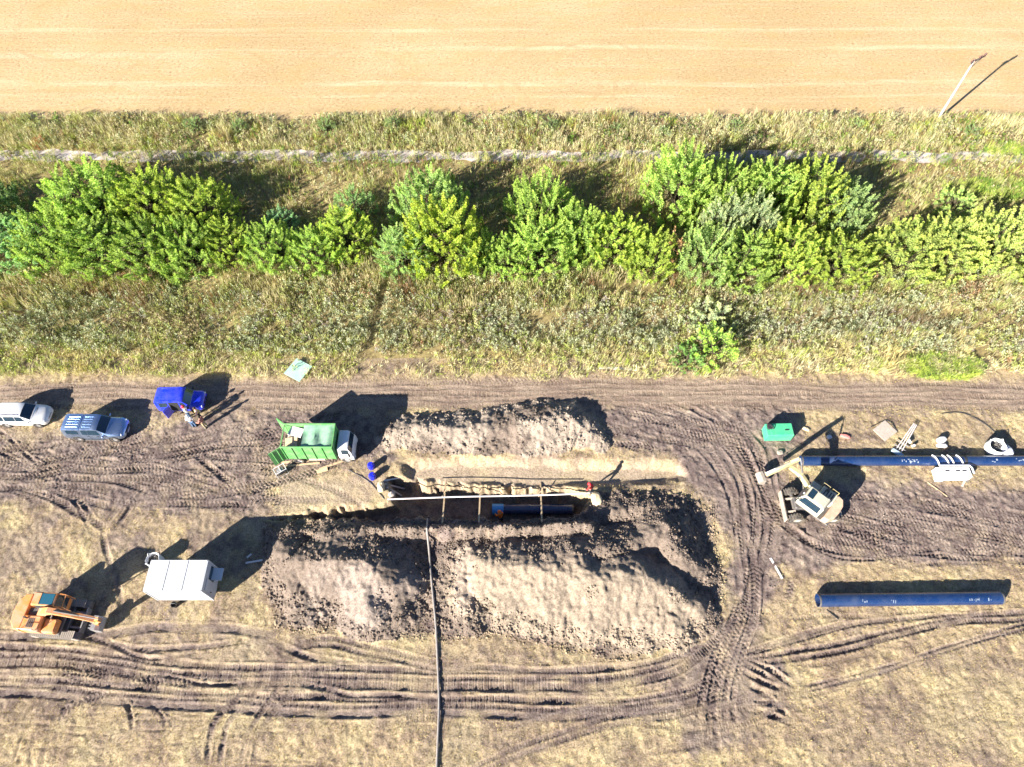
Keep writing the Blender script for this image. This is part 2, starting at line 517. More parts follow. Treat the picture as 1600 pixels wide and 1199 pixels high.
# diagonals at the bottom centre
for d_ in (0, 12):
    track([(700, 1222 + d_), (765, 1188 + d_), (865, 1147 + d_), (970, 1119 + d_), (1057, 1114 + d_ * .5), (1110, 1093 + d_ * .4), (1148, 1050)], .4, 'bars', .05, .045, .75, wob=.05)
track([(760, 1160), (830, 1127), (935, 1114), (1000, 1100)], .35, 'bars', .035, .04, .6)
for k in range(5):
    track([(1088 + k * 17, 1150 + (k % 3) * 14), (1092 + k * 14, 1090), (1110 + k * 12, 1040), (1135 + k * 9, 990), (1160 + k * 5, 930)], .42, 'chev', .10, .09, .95)
for pts in ([(1150, 1030), (1230, 1003), (1330, 977), (1440, 966), (1720, 948)], [(1150, 1035), (1240, 1018), (1380, 990), (1500, 968), (1720, 945)],
            [(1158, 1040), (1280, 1024), (1400, 994), (1510, 973), (1720, 962)], [(1150, 1025), (1210, 1004), (1270, 985), (1330, 972)]):
    track(pts, .4, 'bars', .085, .05, .85, wob=.05)
for d_ in (0, 7):
    track([(1245, 1077 + d_), (1370, 1045 + d_), (1480, 1010 + d_), (1600, 976 + d_), (1740, 940 + d_)], .26, 'bars', .08, .035, .9, wob=.03)
for pts in ([(1152, 1028), (1200, 1045), (1245, 1078)], [(1158, 1046), (1200, 1068), (1256, 1086)], [(1165, 1068), (1200, 1090), (1243, 1132)],
            [(1168, 1108), (1210, 1120), (1246, 1134)], [(1160, 1060), (1185, 1078), (1215, 1088)], [(1160, 1035), (1190, 1052), (1212, 1070)], [(1165, 1085), (1195, 1098), (1250, 1100)]):
    track(pts, .45, 'bars', .19, .06, 1.0, wob=.03)
track([(1222, 950), (1232, 920), (1240, 900)], .55, 'chev', .05, .12, 1)
track([(1180, 960), (1181, 900), (1170, 860)], .7, 'chev', .05, .08, .9)
for k in range(3):      # faint lines in the lower left stubble
    track([(20 + k * 25, 1215), (25 + k * 25, 1170), (42 + k * 24, 1130)], .22, 'smooth', .05, 0, .4)
for k in range(12):
    y_ = random.uniform(1112, 1200); x_ = random.uniform(-80, 500)
    track([(x_, y_), (x_ + 110, y_ + random.uniform(-4, 8)), (x_ + random.uniform(180, 320), y_ + random.uniform(-4, 14))], .2, 'smooth', .03, 0, .25)
for k in range(26):
    y_ = random.uniform(880, 1190); x_ = random.uniform(1180, 1560) if k % 2 else random.uniform(500, 1100)
    if 800 < y_ < 1110 and x_ < 1180: y_ = random.uniform(1120, 1195)
    track([(x_, y_), (x_ + 90, y_ - random.uniform(0, 25)), (x_ + random.uniform(140, 260), y_ - random.uniform(10, 60))], random.uniform(.25, .45), 'bars', .025, .04, .4)

# benches, trench and heaps --------------------------------------------------
def seg_field(pts, zs=None):
    """distance to a polyline of world points and interpolated value along it"""
    best = np.full(X.shape, 1e9); val = np.zeros(X.shape)
    for i in range(len(pts) - 1):
        ax, ay, az = pts[i]; bx, by, bz = pts[i + 1]
        dx, dy = bx - ax, by - ay
        t = np.clip(((X - ax) * dx + (Y - ay) * dy) / (dx * dx + dy * dy + 1e-9), 0, 1)
        d = np.hypot(X - ax - t * dx, Y - ay - t * dy)
        m_ = d < best
        best = np.where(m_, d, best); val = np.where(m_, az + (bz - az) * t, val)
    return best, val
bench = zone([(635, 724), (800, 722), (1060, 726), (1068, 742), (1040, 752), (930, 756), (760, 756), (640, 752)], .45, wob=.45)
H = H * (1 - bench * .75) - bench * .55
sand = np.maximum(sand, bench)
bankp = zone([(440, 752), (560, 745), (640, 750), (640, 784), (520, 788), (430, 800)], .5, wob=.4)
sand = np.maximum(sand, bankp * .6); H = H * (1 - bankp * .4)
tr_sd = poly_sd([(604, 742), (660, 746), (760, 756), (860, 757), (905, 762), (926, 776), (918, 800), (905, 812), (760, 813), (600, 813), (480, 814), (395, 818), (395, 810), (480, 796), (560, 787), (606, 783)]) + (n1 - .5) * .6 + (n05 - .5) * .5 + (nf - .5) * .35
depth_x = np.interp(X, [G(395, 812).x, G(480, 810).x, G(600, 800).x, G(625, 780).x, G(900, 790).x, G(925, 790).x], [.25, 1.0, 1.5, 2.1, 2.1, 1.4])
tf = sstep(0, .55, tr_sd)
H = H * (1 - tf) - tf * depth_x + tf * (n05 - .5) * .25
mud = np.maximum(mud * (1 - tf), tf * .9)
pit = poly_sd([(634, 739), (650, 742), (690, 748), (760, 752), (690, 775), (610, 775), (606, 745)])

heaps = {
 'north': [([(612, 672, .75), (650, 666, 1.0), (720, 665, 1.1), (780, 662, 1.2), (840, 655, 1.45), (890, 653, 1.45), (912, 662, 1.15), (935, 686, .6)], .62)],
 'west': [([(436, 842, .8), (452, 872, 1.2), (500, 876, 1.9), (550, 878, 2.0), (590, 890, 2.0), (612, 915, 1.6), (622, 945, .9)], .56),
          ([(455, 890, 1.0), (470, 930, .9)], .5), ([(566, 915, 1.7), (572, 940, 1.5)], .62), ([(610, 845, .9), (640, 842, .6)], .6)],
 'east': [([(735, 870, 1.1), (755, 880, 1.7), (800, 880, 1.9), (850, 893, 2.2), (898, 878, 2.5), (935, 902, 2.3), (970, 893, 2.4), (1008, 903, 2.3), (1038, 920, 1.9), (1085, 946, 1.1)], .56),
          ([(897, 854, 1.9), (960, 860, 2.0), (1000, 842, 1.7)], .7), ([(1010, 840, 1.6), (1040, 822, 1.8), (1058, 850, 1.8), (1085, 885, 1.1)], .62),
          ([(1060, 795, .9), (1020, 790, .95), (950, 796, .9), (935, 800, .8)], .6), ([(725, 945, .8), (722, 905, .8), (728, 878, .9)], .4), ([(800, 925, 1.2), (840, 918, 1.5)], .5), ([(905, 925, 1.6), (935, 950, 1.2)], .5), ([(985, 925, 1.7), (1000, 955, 1.2)], .5), ([(1040, 955, 1.2), (1065, 970, .8)], .5)],
}
rill = (vnoise(X * 2.2, Y * .7, .55, 71) - .5)
lump = fbm(X, Y, 1.3, 80, 4, .55) - .5
blockn = np.abs(fbm(X, Y, .45, 90, 2) - .5)
heap_id = np.zeros(X.shape, np.int8)
heap_h = np.zeros(X.shape)
for hi, key in enumerate(('north', 'west', 'east'), 1):
    hh = np.full(X.shape, -9.0)
    for pts, sl in heaps[key]:
        W = [G(*p) for p in pts]
        d, v = seg_field([(w.x, w.y, w.z) for w in W])
        hh = np.maximum(hh, v - np.sqrt(d * d + .12) * sl + .2)
    hh = hh + lump * .66 + rill * .04 + blockn * .26 - .02
    hh = np.where(hh < .25, np.maximum(hh, 0) ** 2 * 2, hh - .125)
    m_ = hh > heap_h
    heap_h = np.where(m_, hh, heap_h)
    heap_id = np.where((hh > .05) & m_, hi, heap_id)
heap_id = np.where(tf > .05, 0, heap_id).astype(np.int8)
fine = (fbm(X, Y, .3, 95, 2) - .5)
heap_h = heap_h * (1 - tf)
H = np.where(heap_h > .02, H * .5 + heap_h + fine * (.11 + .12 * sstep(1.1, .4, heap_h)), H)
strip = zone([(420, 824), (620, 826), (925, 825), (925, 838), (620, 840), (420, 840)], .35, wob=.3)
H += strip * ((fbm(X, Y, .4, 33, 3) - .35) * .45 + .8 * sstep(G(560, 815).x, G(640, 815).x, X) + .15) * (1 - tf)  # debris strip, with a berm added so its shadow covers the trench wall

# fade to level at the rim so that the outer sheets meet it
edge = np.minimum.reduce([X - GX0, GX1 - X, Y - GY0, GY1 - Y])
H = H * sstep(0, 1.2, edge)

# colours of the soil itself
straw_c = np.array([.345, .268, .165]); straw2 = np.array([.225, .168, .118]); straw3 = np.array([.41, .335, .19])
mud_c = np.array([.182, .142, .124]); mud2 = np.array([.112, .084, .078])
sand_c = np.array([.335, .265, .195]); pale_c = np.array([.30, .24, .19])
def mixc(a, b, t): return a * (1 - t[..., None]) + b * t[..., None]
C = mixc(np.broadcast_to(straw_c, X.shape + (3,)), straw2, sstep(.42, .66, n1 * .6 + n05 * .4))
C = mixc(C, straw3, sstep(.5, .72, fbm(X, Y, 2.2, 41, 4)) * .8)
mt = mixc(np.broadcast_to(mud_c, X.shape + (3,)), mud2, sstep(.4, .7, n05))
mt = mixc(mt, pale_c, sstep(.55, .8, fbm(X, Y, 1.6, 47, 4)) * .5)
mm = np.clip(mud * (.95 + .8 * (n1 - .4)), 0, 1)
C = mixc(C, mt, mm)
C = mixc(C, sand_c, np.clip(sand * (.75 + 1.6 * (n1 - .5)), 0, 1))
rd = mixc(np.broadcast_to(np.array([.255, .195, .15]), X.shape + (3,)), np.array([.19, .14, .11]), sstep(.4, .65, fbm(X * .25, Y, .5, 52, 3)))
C = mixc(C, rd, road * .8)
# heap soils: grey-brown topsoil, pale subsoil
hp_pale = {1: .95, 2: .25, 3: .85}
sel = fbm(X, Y, 3.2, 101, 3)
for hi in (1, 2, 3):
    pm = sstep(.52, .60, sel + {1: .16, 2: -.08, 3: .04}[hi] + {1: 0, 2: 0, 3: .0}[hi])
    base = np.array([.165, .13, .106])
    pal = {1: np.array([.255, .21, .17]), 2: np.array([.24, .195, .165]), 3: np.array([.245, .197, .15])}[hi]
    if hi == 3:
        d1, _ = seg_field([tuple(G(*p)) for p in [(760, 915, 1), (830, 940, 1), (930, 955, 1), (1030, 965, 1)]])
        pm = np.clip(sstep(3.4, 1.8, d1 + (n3 - .5) * 2), 0, 1)
    if hi == 2:
        d1, _ = seg_field([tuple(G(*p)) for p in [(560, 920, .8), (575, 950, .8)]])
        pm = np.clip(sstep(1.9, 1.2, d1 + (n3 - .5) * 1.2), 0, 1) + sstep(.6, .7, sel) * .5
        pm = np.clip(pm, 0, 1)
    hc = mixc(np.broadcast_to(base, X.shape + (3,)), pal, pm)
    hc = hc * (.82 + .36 * n05[..., None])
    C = np.where((heap_id == hi)[..., None], hc, C)
d1, _ = seg_field([tuple(G(*p)) for p in [(725, 868, .6), (728, 955, .6)]])
C = mixc(C, pale_c * 1.1, sstep(1.0, .4, d1 + (n1 - .5) * 1.2) * .8)
C = C * (.86 + .28 * nf[..., None])

def soil_material(name, bump=.02, scale=9.0):
    m = bpy.data.materials.new(name); m.use_nodes = True
    nt = m.node_tree; b = nt.nodes['Principled BSDF']
    at = nt.nodes.new('ShaderNodeAttribute'); at.attribute_name = 'Col'
    tc = nt.nodes.new('ShaderNodeTexCoord')
    n = nt.nodes.new('ShaderNodeTexNoise'); n.inputs['Scale'].default_value = scale; n.inputs['Detail'].default_value = 8; n.inputs['Roughness'].default_value = .7
    nt.links.new(tc.outputs['Object'], n.inputs['Vector'])
    mr = nt.nodes.new('ShaderNodeMapRange'); mr.inputs['From Min'].default_value = .25; mr.inputs['From Max'].default_value = .75
    mr.inputs['To Min'].default_value = .35; mr.inputs['To Max'].default_value = 1.65
    nt.links.new(n.outputs['Fac'], mr.inputs['Value'])
    mx = nt.nodes.new('ShaderNodeVectorMath'); mx.operation = 'SCALE'
    nt.links.new(at.outputs['Color'], mx.inputs[0]); nt.links.new(mr.outputs[0], mx.inputs['Scale'])
    nt.links.new(mx.outputs[0], b.inputs['Base Color'])
    b.inputs['Roughness'].default_value = .95
    b.inputs['Specular IOR Level'].default_value = .12
    bp = nt.nodes.new('ShaderNodeBump'); bp.inputs['Distance'].default_value = bump
    nt.links.new(n.outputs['Fac'], bp.inputs['Height']); nt.links.new(bp.outputs[0], b.inputs['Normal'])
    return m
M_SOIL = soil_material('soil', .06, 8.5)

VV = np.stack([X.ravel(), Y.ravel(), H.ravel()], 1).astype(np.float32)
CC = np.clip(C.reshape(-1, 3), 0, 1).astype(np.float32)
ii = (np.arange(NY - 1)[:, None] * NX + np.arange(NX - 1)[None, :])
QUADS = np.stack([ii, ii + 1, ii + 1 + NX, ii + NX], -1).reshape(-1, 4)
fid = heap_id[:-1, :-1].ravel()
def sub_mesh(name, mask, extra=None):
    q = QUADS[mask]
    used = np.zeros(len(VV), bool); used[q.ravel()] = True
    remap = np.cumsum(used) - 1
    v, c, q = VV[used], CC[used], remap[q]
    if extra:
        ev, ec, eq = extra
        q = np.concatenate([q, np.array(eq) + len(v)]); v = np.concatenate([v, np.array(ev, np.float32)]); c = np.concatenate([c, np.array(ec, np.float32)])
    return quad_mesh(name, v, q, M_SOIL, c, smooth=True)
FAR = 3000.0
ev = [(-FAR, -FAR, 0), (FAR, -FAR, 0), (FAR, GY0, 0), (GX1, GY0, 0), (GX0, GY0, 0), (-FAR, GY0, 0), (GX0, GY1, 0), (-FAR, GY1, 0), (GX1, GY1, 0), (FAR, GY1, 0)]
eq = [(0, 1, 2, 5), (5, 4, 6, 7), (3, 2, 9, 8)]
tag(link('ground', sub_mesh('ground', fid == 0, (ev, [tuple(straw_c)] * len(ev), eq))), kind='structure')
HEAP = {}
HEAP[1] = tag(link('spoil_heap', sub_mesh('spoil_heap', fid == 1)), 'long pale earth heap between the dirt road and the trench', 'earth heap', 'spoil heaps beside the trench')
HEAP[2] = tag(link('spoil_heap', sub_mesh('spoil_heap', fid == 2)), 'grey brown earth heap left of the long hose, nearest the white site wagon', 'earth heap', 'spoil heaps beside the trench')
HEAP[3] = tag(link('spoil_heap', sub_mesh('spoil_heap', fid == 3)), 'largest earth heap with pale sandy front, right of the long hose', 'earth heap', 'spoil heaps beside the trench')

def hz(x, y):
    """height of the worksite surface"""
    c = min(max((x - GX0) / CELL, 0), NX - 1.001); r = min(max((y - GY0) / CELL, 0), NY - 1.001)
    i, j = int(r), int(c)
    return float(H[i:i + 2, j:j + 2].mean())

# clods on the heaps and along their feet
def clod_proto(seed):
    r_ = np.random.default_rng(seed)
    v = np.array([(1, 0, 0), (-1, 0, 0), (0, 1, 0), (0, -1, 0), (0, 0, 1), (0, 0, -1)], float)
    v = v * (1 + (r_.random((6, 1)) - .5) * .7) + (r_.random((6, 3)) - .5) * .6
    f = [(0, 2, 4), (2, 1, 4), (1, 3, 4), (3, 0, 4), (2, 0, 5), (1, 2, 5), (3, 1, 5), (0, 3, 5)]
    return v, np.array(f)
def clods(name, mask, n, smin, smax, parent, seed):
    r_ = np.random.default_rng(seed)
    idx = np.flatnonzero(mask.ravel())
    pick = r_.choice(idx, n)
    P = VV[pick] + np.concatenate([(r_.random((n, 2)) - .5) * CELL, np.zeros((n, 1))], 1)
    S = smin * (smax / smin) ** (r_.random(n) ** 2.2)
    vs, fs, cs = [], [], []
    for k in range(n):
        v, f = clod_proto(int(r_.integers(0, 24)))
        a = r_.random() * 6.28
        c_, s_ = math.cos(a), math.sin(a)
        w = np.stack([v[:, 0] * c_ - v[:, 1] * s_, v[:, 0] * s_ + v[:, 1] * c_, v[:, 2] * .8], 1) * S[k] + P[k] + (0, 0, S[k] * .25)
        fs.append(f + 6 * k); vs.append(w); cs.append(np.repeat(CC[pick[k]][None] * (.75 + .5 * r_.random()), 6, 0))
    o = link(name, tri_mesh(name, np.concatenate(vs), np.concatenate(fs), M_SOIL, np.concatenate(cs)), parent)
    return tag(o, kind='stuff')
rimf = (np.abs(fbm(X, Y, 2.0, 110, 2) - .5) < .14)
for hi, n_ in ((1, 2200), (2, 3200), (3, 6800)):
    low = (heap_id == hi) & ((heap_h < .6) | (rimf & (Y > G(800, 880, 1.5).y)) | (vnoise(X, Y, 2.0, 111) > .78))
    clods('clods', low, n_, .025, .13, HEAP[hi], 200 + hi)
tag(clods('scattered_clods', ((zc > .3) | (strip > .3)) & (heap_id == 0) & (tf < .02), 3000, .025, .11, None, 300), 'loose brown earth clods strewn around the heaps and trench', 'clods')
tag(clods('loose_clods', (churn > .5) & (heap_id == 0) & (tf < .02), 2500, .02, .08, None, 301), 'small dry mud crumbs over the churned wheel ruts', 'crumbs')

# north of the road: meadow ground, overgrown path and stubble field
def strip_sheet(name, y0, y1, z, material, col=None, x0=-FAR, x1=FAR):
    v = np.array([(x0, y0, z), (x1, y0, z), (x1, y1, z), (x0, y1, z)], np.float32)
    return tag(link(name, quad_mesh(name, v, [(0, 1, 2, 3)], material)), kind='structure')
M_THATCH = mat('thatch', (.24, .19, .09), .95, spec=.1, var=.45, scale=3.0, bump=.06)
FIELD_Y = G(800, 186).y
strip_sheet('meadow_ground', GY1, FIELD_Y, 0.0, M_THATCH)
PATH_Y0, PATH_Y1 = G(800, 252).y, G(800, 236).y
M_PATH = mat('pale_gravel', (.50, .45, .45), .9, spec=.2, var=.25, scale=2.2, bump=.03, dirt=(.26, .21, .15), dirt_amt=.8)
pv, pq = [], []
rp = np.random.default_rng(4)
N_P = 260
for k in range(N_P + 1):
    x_ = -90 + 180 * k / N_P
    pv += [(x_, PATH_Y0 + .25 * math.sin(x_ * .7) + rp.normal(0, .12), .012), (x_, PATH_Y1 + .2 * math.sin(x_ * .5 + 1) + rp.normal(0, .12), .012)]
    if k: pq.append((2 * k - 2, 2 * k, 2 * k + 1, 2 * k - 1))
tag(link('path', quad_mesh('path', np.array(pv, np.float32), pq, M_PATH)), kind='structure')

def field_material():
    m = bpy.data.materials.new('stubble'); m.use_nodes = True
    nt = m.node_tree; b = nt.nodes['Principled BSDF']; L = nt.links.new
    tc = nt.nodes.new('ShaderNodeTexCoord')
    def noise(sx, sy, scale, det=6, rough=.6):
        mp = nt.nodes.new('ShaderNodeMapping'); mp.inputs['Scale'].default_value = (sx, sy, 1)
        L(tc.outputs['Object'], mp.inputs['Vector'])
        n = nt.nodes.new('ShaderNodeTexNoise'); n.inputs['Scale'].default_value = scale; n.inputs['Detail'].default_value = det; n.inputs['Roughness'].default_value = rough
        L(mp.outputs[0], n.inputs['Vector']); return n.outputs['Fac']
    def mrange(f, a, b_, c, d):
        r = nt.nodes.new('ShaderNodeMapRange'); r.interpolation_type = 'SMOOTHSTEP'
        for k, v in zip(('From Min', 'From Max', 'To Min', 'To Max'), (a, b_, c, d)): r.inputs[k].default_value = v
        L(f, r.inputs['Value']); return r.outputs[0]
    def mixn(fac, a, b_):
        x = nt.nodes.new('ShaderNodeMix'); x.data_type = 'RGBA'; L(fac, x.inputs['Factor'])
        for k, v in (('A', a), ('B', b_)):
            if isinstance(v, tuple): x.inputs[k].default_value = (*v, 1)
            else: L(v, x.inputs[k])
        return x.outputs['Result']
    PALE, DARK = (.66, .56, .40), (.33, .235, .12)
    streak = noise(.012, .42, 1.0, 5, .55)
    rows = noise(.05, 2.6, 1.0, 4, .6)
    patch = noise(.05, .09, 1.0, 5, .6)
    grain = noise(1, 1.3, 3.0, 8, .8)
    swirl = noise(.22, .5, 1.0, 6, .7)
    c = mixn(mrange(patch, .35, .68, 0, 1), (.385, .275, .145), (.45, .335, .19))
    c = mixn(mrange(streak, .58, .72, 0, .6), c, (.50, .40, .26))
    c = mixn(mrange(rows, .5, .68, 0, .4), c, (.48, .385, .24))
    c = mixn(mrange(grain, .38, .48, .9, 0), c, (.23, .15, .07))
    c = mixn(mrange(swirl, .46, .62, 0, .55), c, (.40, .285, .13))
    c = mixn(mrange(grain, .52, .64, 0, .55), c, (.60, .48, .31))
    # tramlines and headland turns pressed into the stubble
    sep = nt.nodes.new('ShaderNodeSeparateXYZ'); L(tc.outputs['Object'], sep.inputs[0])
    wv = noise(.05, .05, 1.0, 3, .5)
    def mth(op, a, b_=None):
        q = nt.nodes.new('ShaderNodeMath'); q.operation = op
        for i_, v in enumerate((a, b_)):
            if v is None: continue
            if isinstance(v, (int, float)): q.inputs[i_].default_value = v
            else: L(v, q.inputs[i_])
        return q.outputs[0]
    brk = mrange(noise(.05, .5, 1.0, 6, .7), .40, .66, .0, 1)
    yy = mth('ADD', sep.outputs['Y'], mth('MULTIPLY', mth('SUBTRACT', wv, .5), 2.0))
    def mark(dist, half, amount, colour):
        nonlocal c
        f = mth('MULTIPLY', mrange(mth('ABSOLUTE', dist), half, half * .35, 0, amount), brk)
        c = mixn(f, c, colour)
    for row, half, amt, colr in ((47, .5, .3, PALE), (57, .35, .3, DARK), (75, .6, .35, PALE), (131, .6, .4, PALE), (144, .35, .35, DARK), (151, .3, .25, PALE), (174, .8, .35, DARK)):
        mark(mth('SUBTRACT', yy, G(800, row).y), half, amt, colr)
    for px, py, rad in ((560, 120, 5.2), (560, 120, 7.0), (860, 130, 5.5), (860, 130, 7.3), (935, 105, 3.2), (935, 105, 5.0), (700, 180, 9), (300, 150, 9.5), (120, 40, 7), (1100, 60, 8)):
        q = G(px, py)
        dx = mth('SUBTRACT', sep.outputs['X'], q.x); dy = mth('SUBTRACT', yy, q.y)
        mark(mth('SUBTRACT', mth('SQRT', mth('ADD', mth('MULTIPLY', dx, dx), mth('MULTIPLY', dy, dy))), rad), .4, .5, DARK)
    L(c, b.inputs['Base Color'])
    b.inputs['Roughness'].default_value = .95; b.inputs['Specular IOR Level'].default_value = .1
    bp = nt.nodes.new('ShaderNodeBump'); bp.inputs['Distance'].default_value = .06; bp.inputs['Strength'].default_value = .9
    L(grain, bp.inputs['Height']); L(bp.outputs[0], b.inputs['Normal'])
    return m
strip_sheet('stubble_field', FIELD_Y, FAR, 0.0, field_material())
# ------------------------------------------------------------------ vegetation
def leaf_material(name, trans=.35, tint=(1, 1, 1), hue_var=.0):
    m = bpy.data.materials.new(name); m.use_nodes = True
    nt = m.node_tree; nt.nodes.clear(); L = nt.links.new
    out = nt.nodes.new('ShaderNodeOutputMaterial')
    at = nt.nodes.new('ShaderNodeAttribute'); at.attribute_name = 'Col'
    src = at.outputs['Color']
    if hue_var:
        oi = nt.nodes.new('ShaderNodeObjectInfo')
        src_rgb = nt.nodes.new('ShaderNodeVectorMath'); src_rgb.operation = 'MULTIPLY'
        L(src, src_rgb.inputs[0]); L(oi.outputs['Color'], src_rgb.inputs[1])
        src = src_rgb.outputs[0]
    df = nt.nodes.new('ShaderNodeBsdfPrincipled'); df.inputs['Roughness'].default_value = .6; df.inputs['Specular IOR Level'].default_value = .25
    tr = nt.nodes.new('ShaderNodeBsdfTranslucent')
    L(src, df.inputs['Base Color'])
    tm = nt.nodes.new('ShaderNodeVectorMath'); tm.operation = 'MULTIPLY'; tm.inputs[1].default_value = (1.15, 1.25, .6)
    L(src, tm.inputs[0]); L(tm.outputs[0], tr.inputs['Color'])
    mx = nt.nodes.new('ShaderNodeMixShader'); mx.inputs[0].default_value = trans
    L(df.outputs[0], mx.inputs[1]); L(tr.outputs[0], mx.inputs[2]); L(mx.outputs[0], out.inputs['Surface'])
    return m
M_GRASS = leaf_material('dry_grass', .25)
M_LEAF = leaf_material('tree_leaves', .44, hue_var=1.0)
M_BARK = mat('bark', (.06, .05, .032), .95, spec=.1, var=.35, scale=6, bump=.02)

def blades(P, hgt, nb, width, spread, cols, r_, lean=(0, 0)):
    """grass tufts: nb blades per point, each a bent two-triangle strip"""
    n = len(P)
    N = n * nb
    base = np.repeat(P, nb, 0)
    ang = r_.random(N) * 2 * np.pi
    rad = r_.random(N) * spread
    base = base + np.stack([np.cos(ang) * rad * .5, np.sin(ang) * rad * .5, np.zeros(N)], 1)
    h = np.repeat(hgt, nb) * (.55 + .6 * r_.random(N))
    tip = base + np.stack([np.cos(ang) * rad * 1.3 + lean[0] * h + r_.normal(0, .08, N) * h, np.sin(ang) * rad * 1.3 + lean[1] * h + r_.normal(0, .08, N) * h, h], 1)
    wa = r_.random(N) * np.pi
    w = width * (.6 + .8 * r_.random(N))
    side = np.stack([np.cos(wa) * w, np.sin(wa) * w, np.zeros(N)], 1)
    mid = base * .45 + tip * .55 + np.stack([-np.cos(ang) * rad * .2, -np.sin(ang) * rad * .2, h * .06], 1)
    V = np.stack([base, mid + side * .62, mid - side * .62, tip], 1).reshape(-1, 3)
    b = np.arange(N)[:, None] * 4
    T = np.concatenate([b + [0, 1, 2], b + [2, 1, 3]], 1).reshape(-1, 3)
    Cc = np.repeat(np.repeat(cols, nb, 0) * (.75 + .5 * r_.random((N, 1))), 4, 0)
    return V, T, Cc
def weeds(P, hgt, nl, leaf, radius, cols, r_):
    """leafy weeds: upright stem clumps, leaf-sized faces around them"""
    n = len(P); N = n * nl
    base = np.repeat(P, nl, 0); h = np.repeat(hgt, nl); rr = np.repeat(radius, nl)
    t = r_.random(N) ** .7
    ang = r_.random(N) * 2 * np.pi
    rad = rr * np.sqrt(r_.random(N)) * (1.1 - t * .75)
    c = base + np.stack([np.cos(ang) * rad, np.sin(ang) * rad, h * (.1 + .9 * t)], 1)
    d = np.stack([np.cos(ang) * .6, np.sin(ang) * .6, .75 + .0 * t], 1) + r_.normal(0, .35, (N, 3))
    d /= np.linalg.norm(d, axis=1)[:, None]
    sd = np.cross(d, r_.normal(0, 1, (N, 3))); sd /= np.linalg.norm(sd, axis=1)[:, None] + 1e-6
    L_ = leaf * (.6 + .8 * r_.random(N))[:, None]
    V = np.stack([c - d * L_ * .5, c + sd * L_ * .26, c + d * L_ * .6, c - sd * L_ * .26], 1).reshape(-1, 3)
    b = np.arange(N)[:, None] * 4
    Q = np.concatenate([b + [0, 1, 2], b + [0, 2, 3]], 1).reshape(-1, 3)
    Cc = np.repeat(np.repeat(cols, nl, 0) * (.65 + .7 * r_.random((N, 1))), 4, 0)
    return V, Q, Cc
def stuff_object(name, chunks, label, cat):
    vs, ts, cs, o_ = [], [], [], 0
    for v, t, c in chunks:
        vs.append(v); ts.append(t + o_); cs.append(c); o_ += len(v)
    ob = link(name, tri_mesh(name, np.concatenate(vs), np.concatenate(ts), M_GRASS, np.clip(np.concatenate(cs), 0, 1)))
    return tag(ob, label, cat, kind='stuff')
PAL = {'straw': (.52, .46, .27), 'gold': (.54, .46, .21), 'olive': (.34, .37, .13), 'grey': (.38, .40, .26), 'sage': (.39, .43, .27),
       'green': (.16, .27, .045), 'lime': (.42, .50, .10), 'rust': (.32, .18, .09), 'brown': (.29, .22, .14), 'dark': (.07, .09, .035), 'pale': (.66, .60, .38), 'mauve': (.36, .32, .29)}
def pick_cols(n, weights, X_, Y_, r_, seed, patch=2.2):
    names = list(weights); w = np.array([weights[k] for k in names], float); w /= w.sum()
    f = fbm(X_, Y_, patch, seed, 3) * .62 + fbm(X_, Y_, .6, seed + 9, 2) * .18 + .20 * r_.random(n)
    order = np.argsort(np.argsort(f)) / n
    k = np.searchsorted(np.cumsum(w), order).clip(0, len(names) - 1)
    return np.array([PAL[a] for a in names])[k]
def scatter(n, y0, y1, r_, x0=-62, x1=62, edge=.0):
    x = x0 + (x1 - x0) * r_.random(n)
    a = y0 + (fbm(x, x * 0, 3.0, 150, 3) - .5) * edge if edge else np.full(n, y0)
    y = a + (y1 - a) * r_.random(n)
    return x, y
rv = np.random.default_rng(77)
def vis(x, y, m=5): return np.abs(x) < (y * .52 + 42.7) * .7273 + m
def keep(x, y, *fs):
    k = vis(x, y)
    for f in fs: k &= f
    return x[k], y[k]
gap = [tuple(G(*p)) for p in [(566, 600), (575, 550), (590, 500), (604, 445)]]
def gap_d(x, y):
    b = np.full(x.shape, 9.0)
    for i in range(len(gap) - 1):
        (ax, ay, _), (bx, by, _) = gap[i], gap[i + 1]
        dx, dy = bx - ax, by - ay
        t = np.clip(((x - ax) * dx + (y - ay) * dy) / (dx * dx + dy * dy), 0, 1)
        b = np.minimum(b, np.hypot(x - ax - t * dx, y - ay - t * dy))
    return b
def grass_layer(n, y0, y1, hm, hs, weights, seed, nb=9, w=.024, spread=.28, edge=0., patch=2.2, lean=(0, 0), thr=.50):
    x, y = scatter(n, y0, y1, rv, edge=edge)
    x, y = keep(x, y, (gap_d(x, y) > .28) & (fbm(x, y, 3.5, seed + 40, 3) + .25 * rv.random(n) > thr))
    P = np.stack([x, y, np.zeros(len(x))], 1)
    h = (hm + hs * (fbm(x, y, 2.5, seed + 3, 3) - .5) * 5) * (.7 + .6 * rv.random(len(x)))
    return blades(P, np.clip(h, .12, 9), nb, w, spread, pick_cols(len(x), weights, x, y, rv, seed, patch), rv, lean)
def weed_layer(n, y0, y1, hm, hs, weights, seed, nl=28, leaf=.115, rad=.28, edge=0., patch=2.2, extra=None):
    x, y = scatter(n, y0, y1, rv, edge=edge)
    k = gap_d(x, y) > .38
    k &= fbm(x, y, 3.0, seed + 41, 3) + .3 * rv.random(n) > .52
    if extra is not None: k &= extra(x, y)
    x, y = keep(x, y, k)
    P = np.stack([x, y, np.zeros(len(x))], 1)
    h = np.clip((hm + hs * (fbm(x, y, 2.5, seed + 3, 3) - .5) * 5) * (.6 + .7 * rv.random(len(x))), .15, 9)
    return weeds(P, h, nl, leaf, rad * (.6 + .7 * rv.random(len(x))), pick_cols(len(x), weights, x, y, rv, seed, patch), rv)

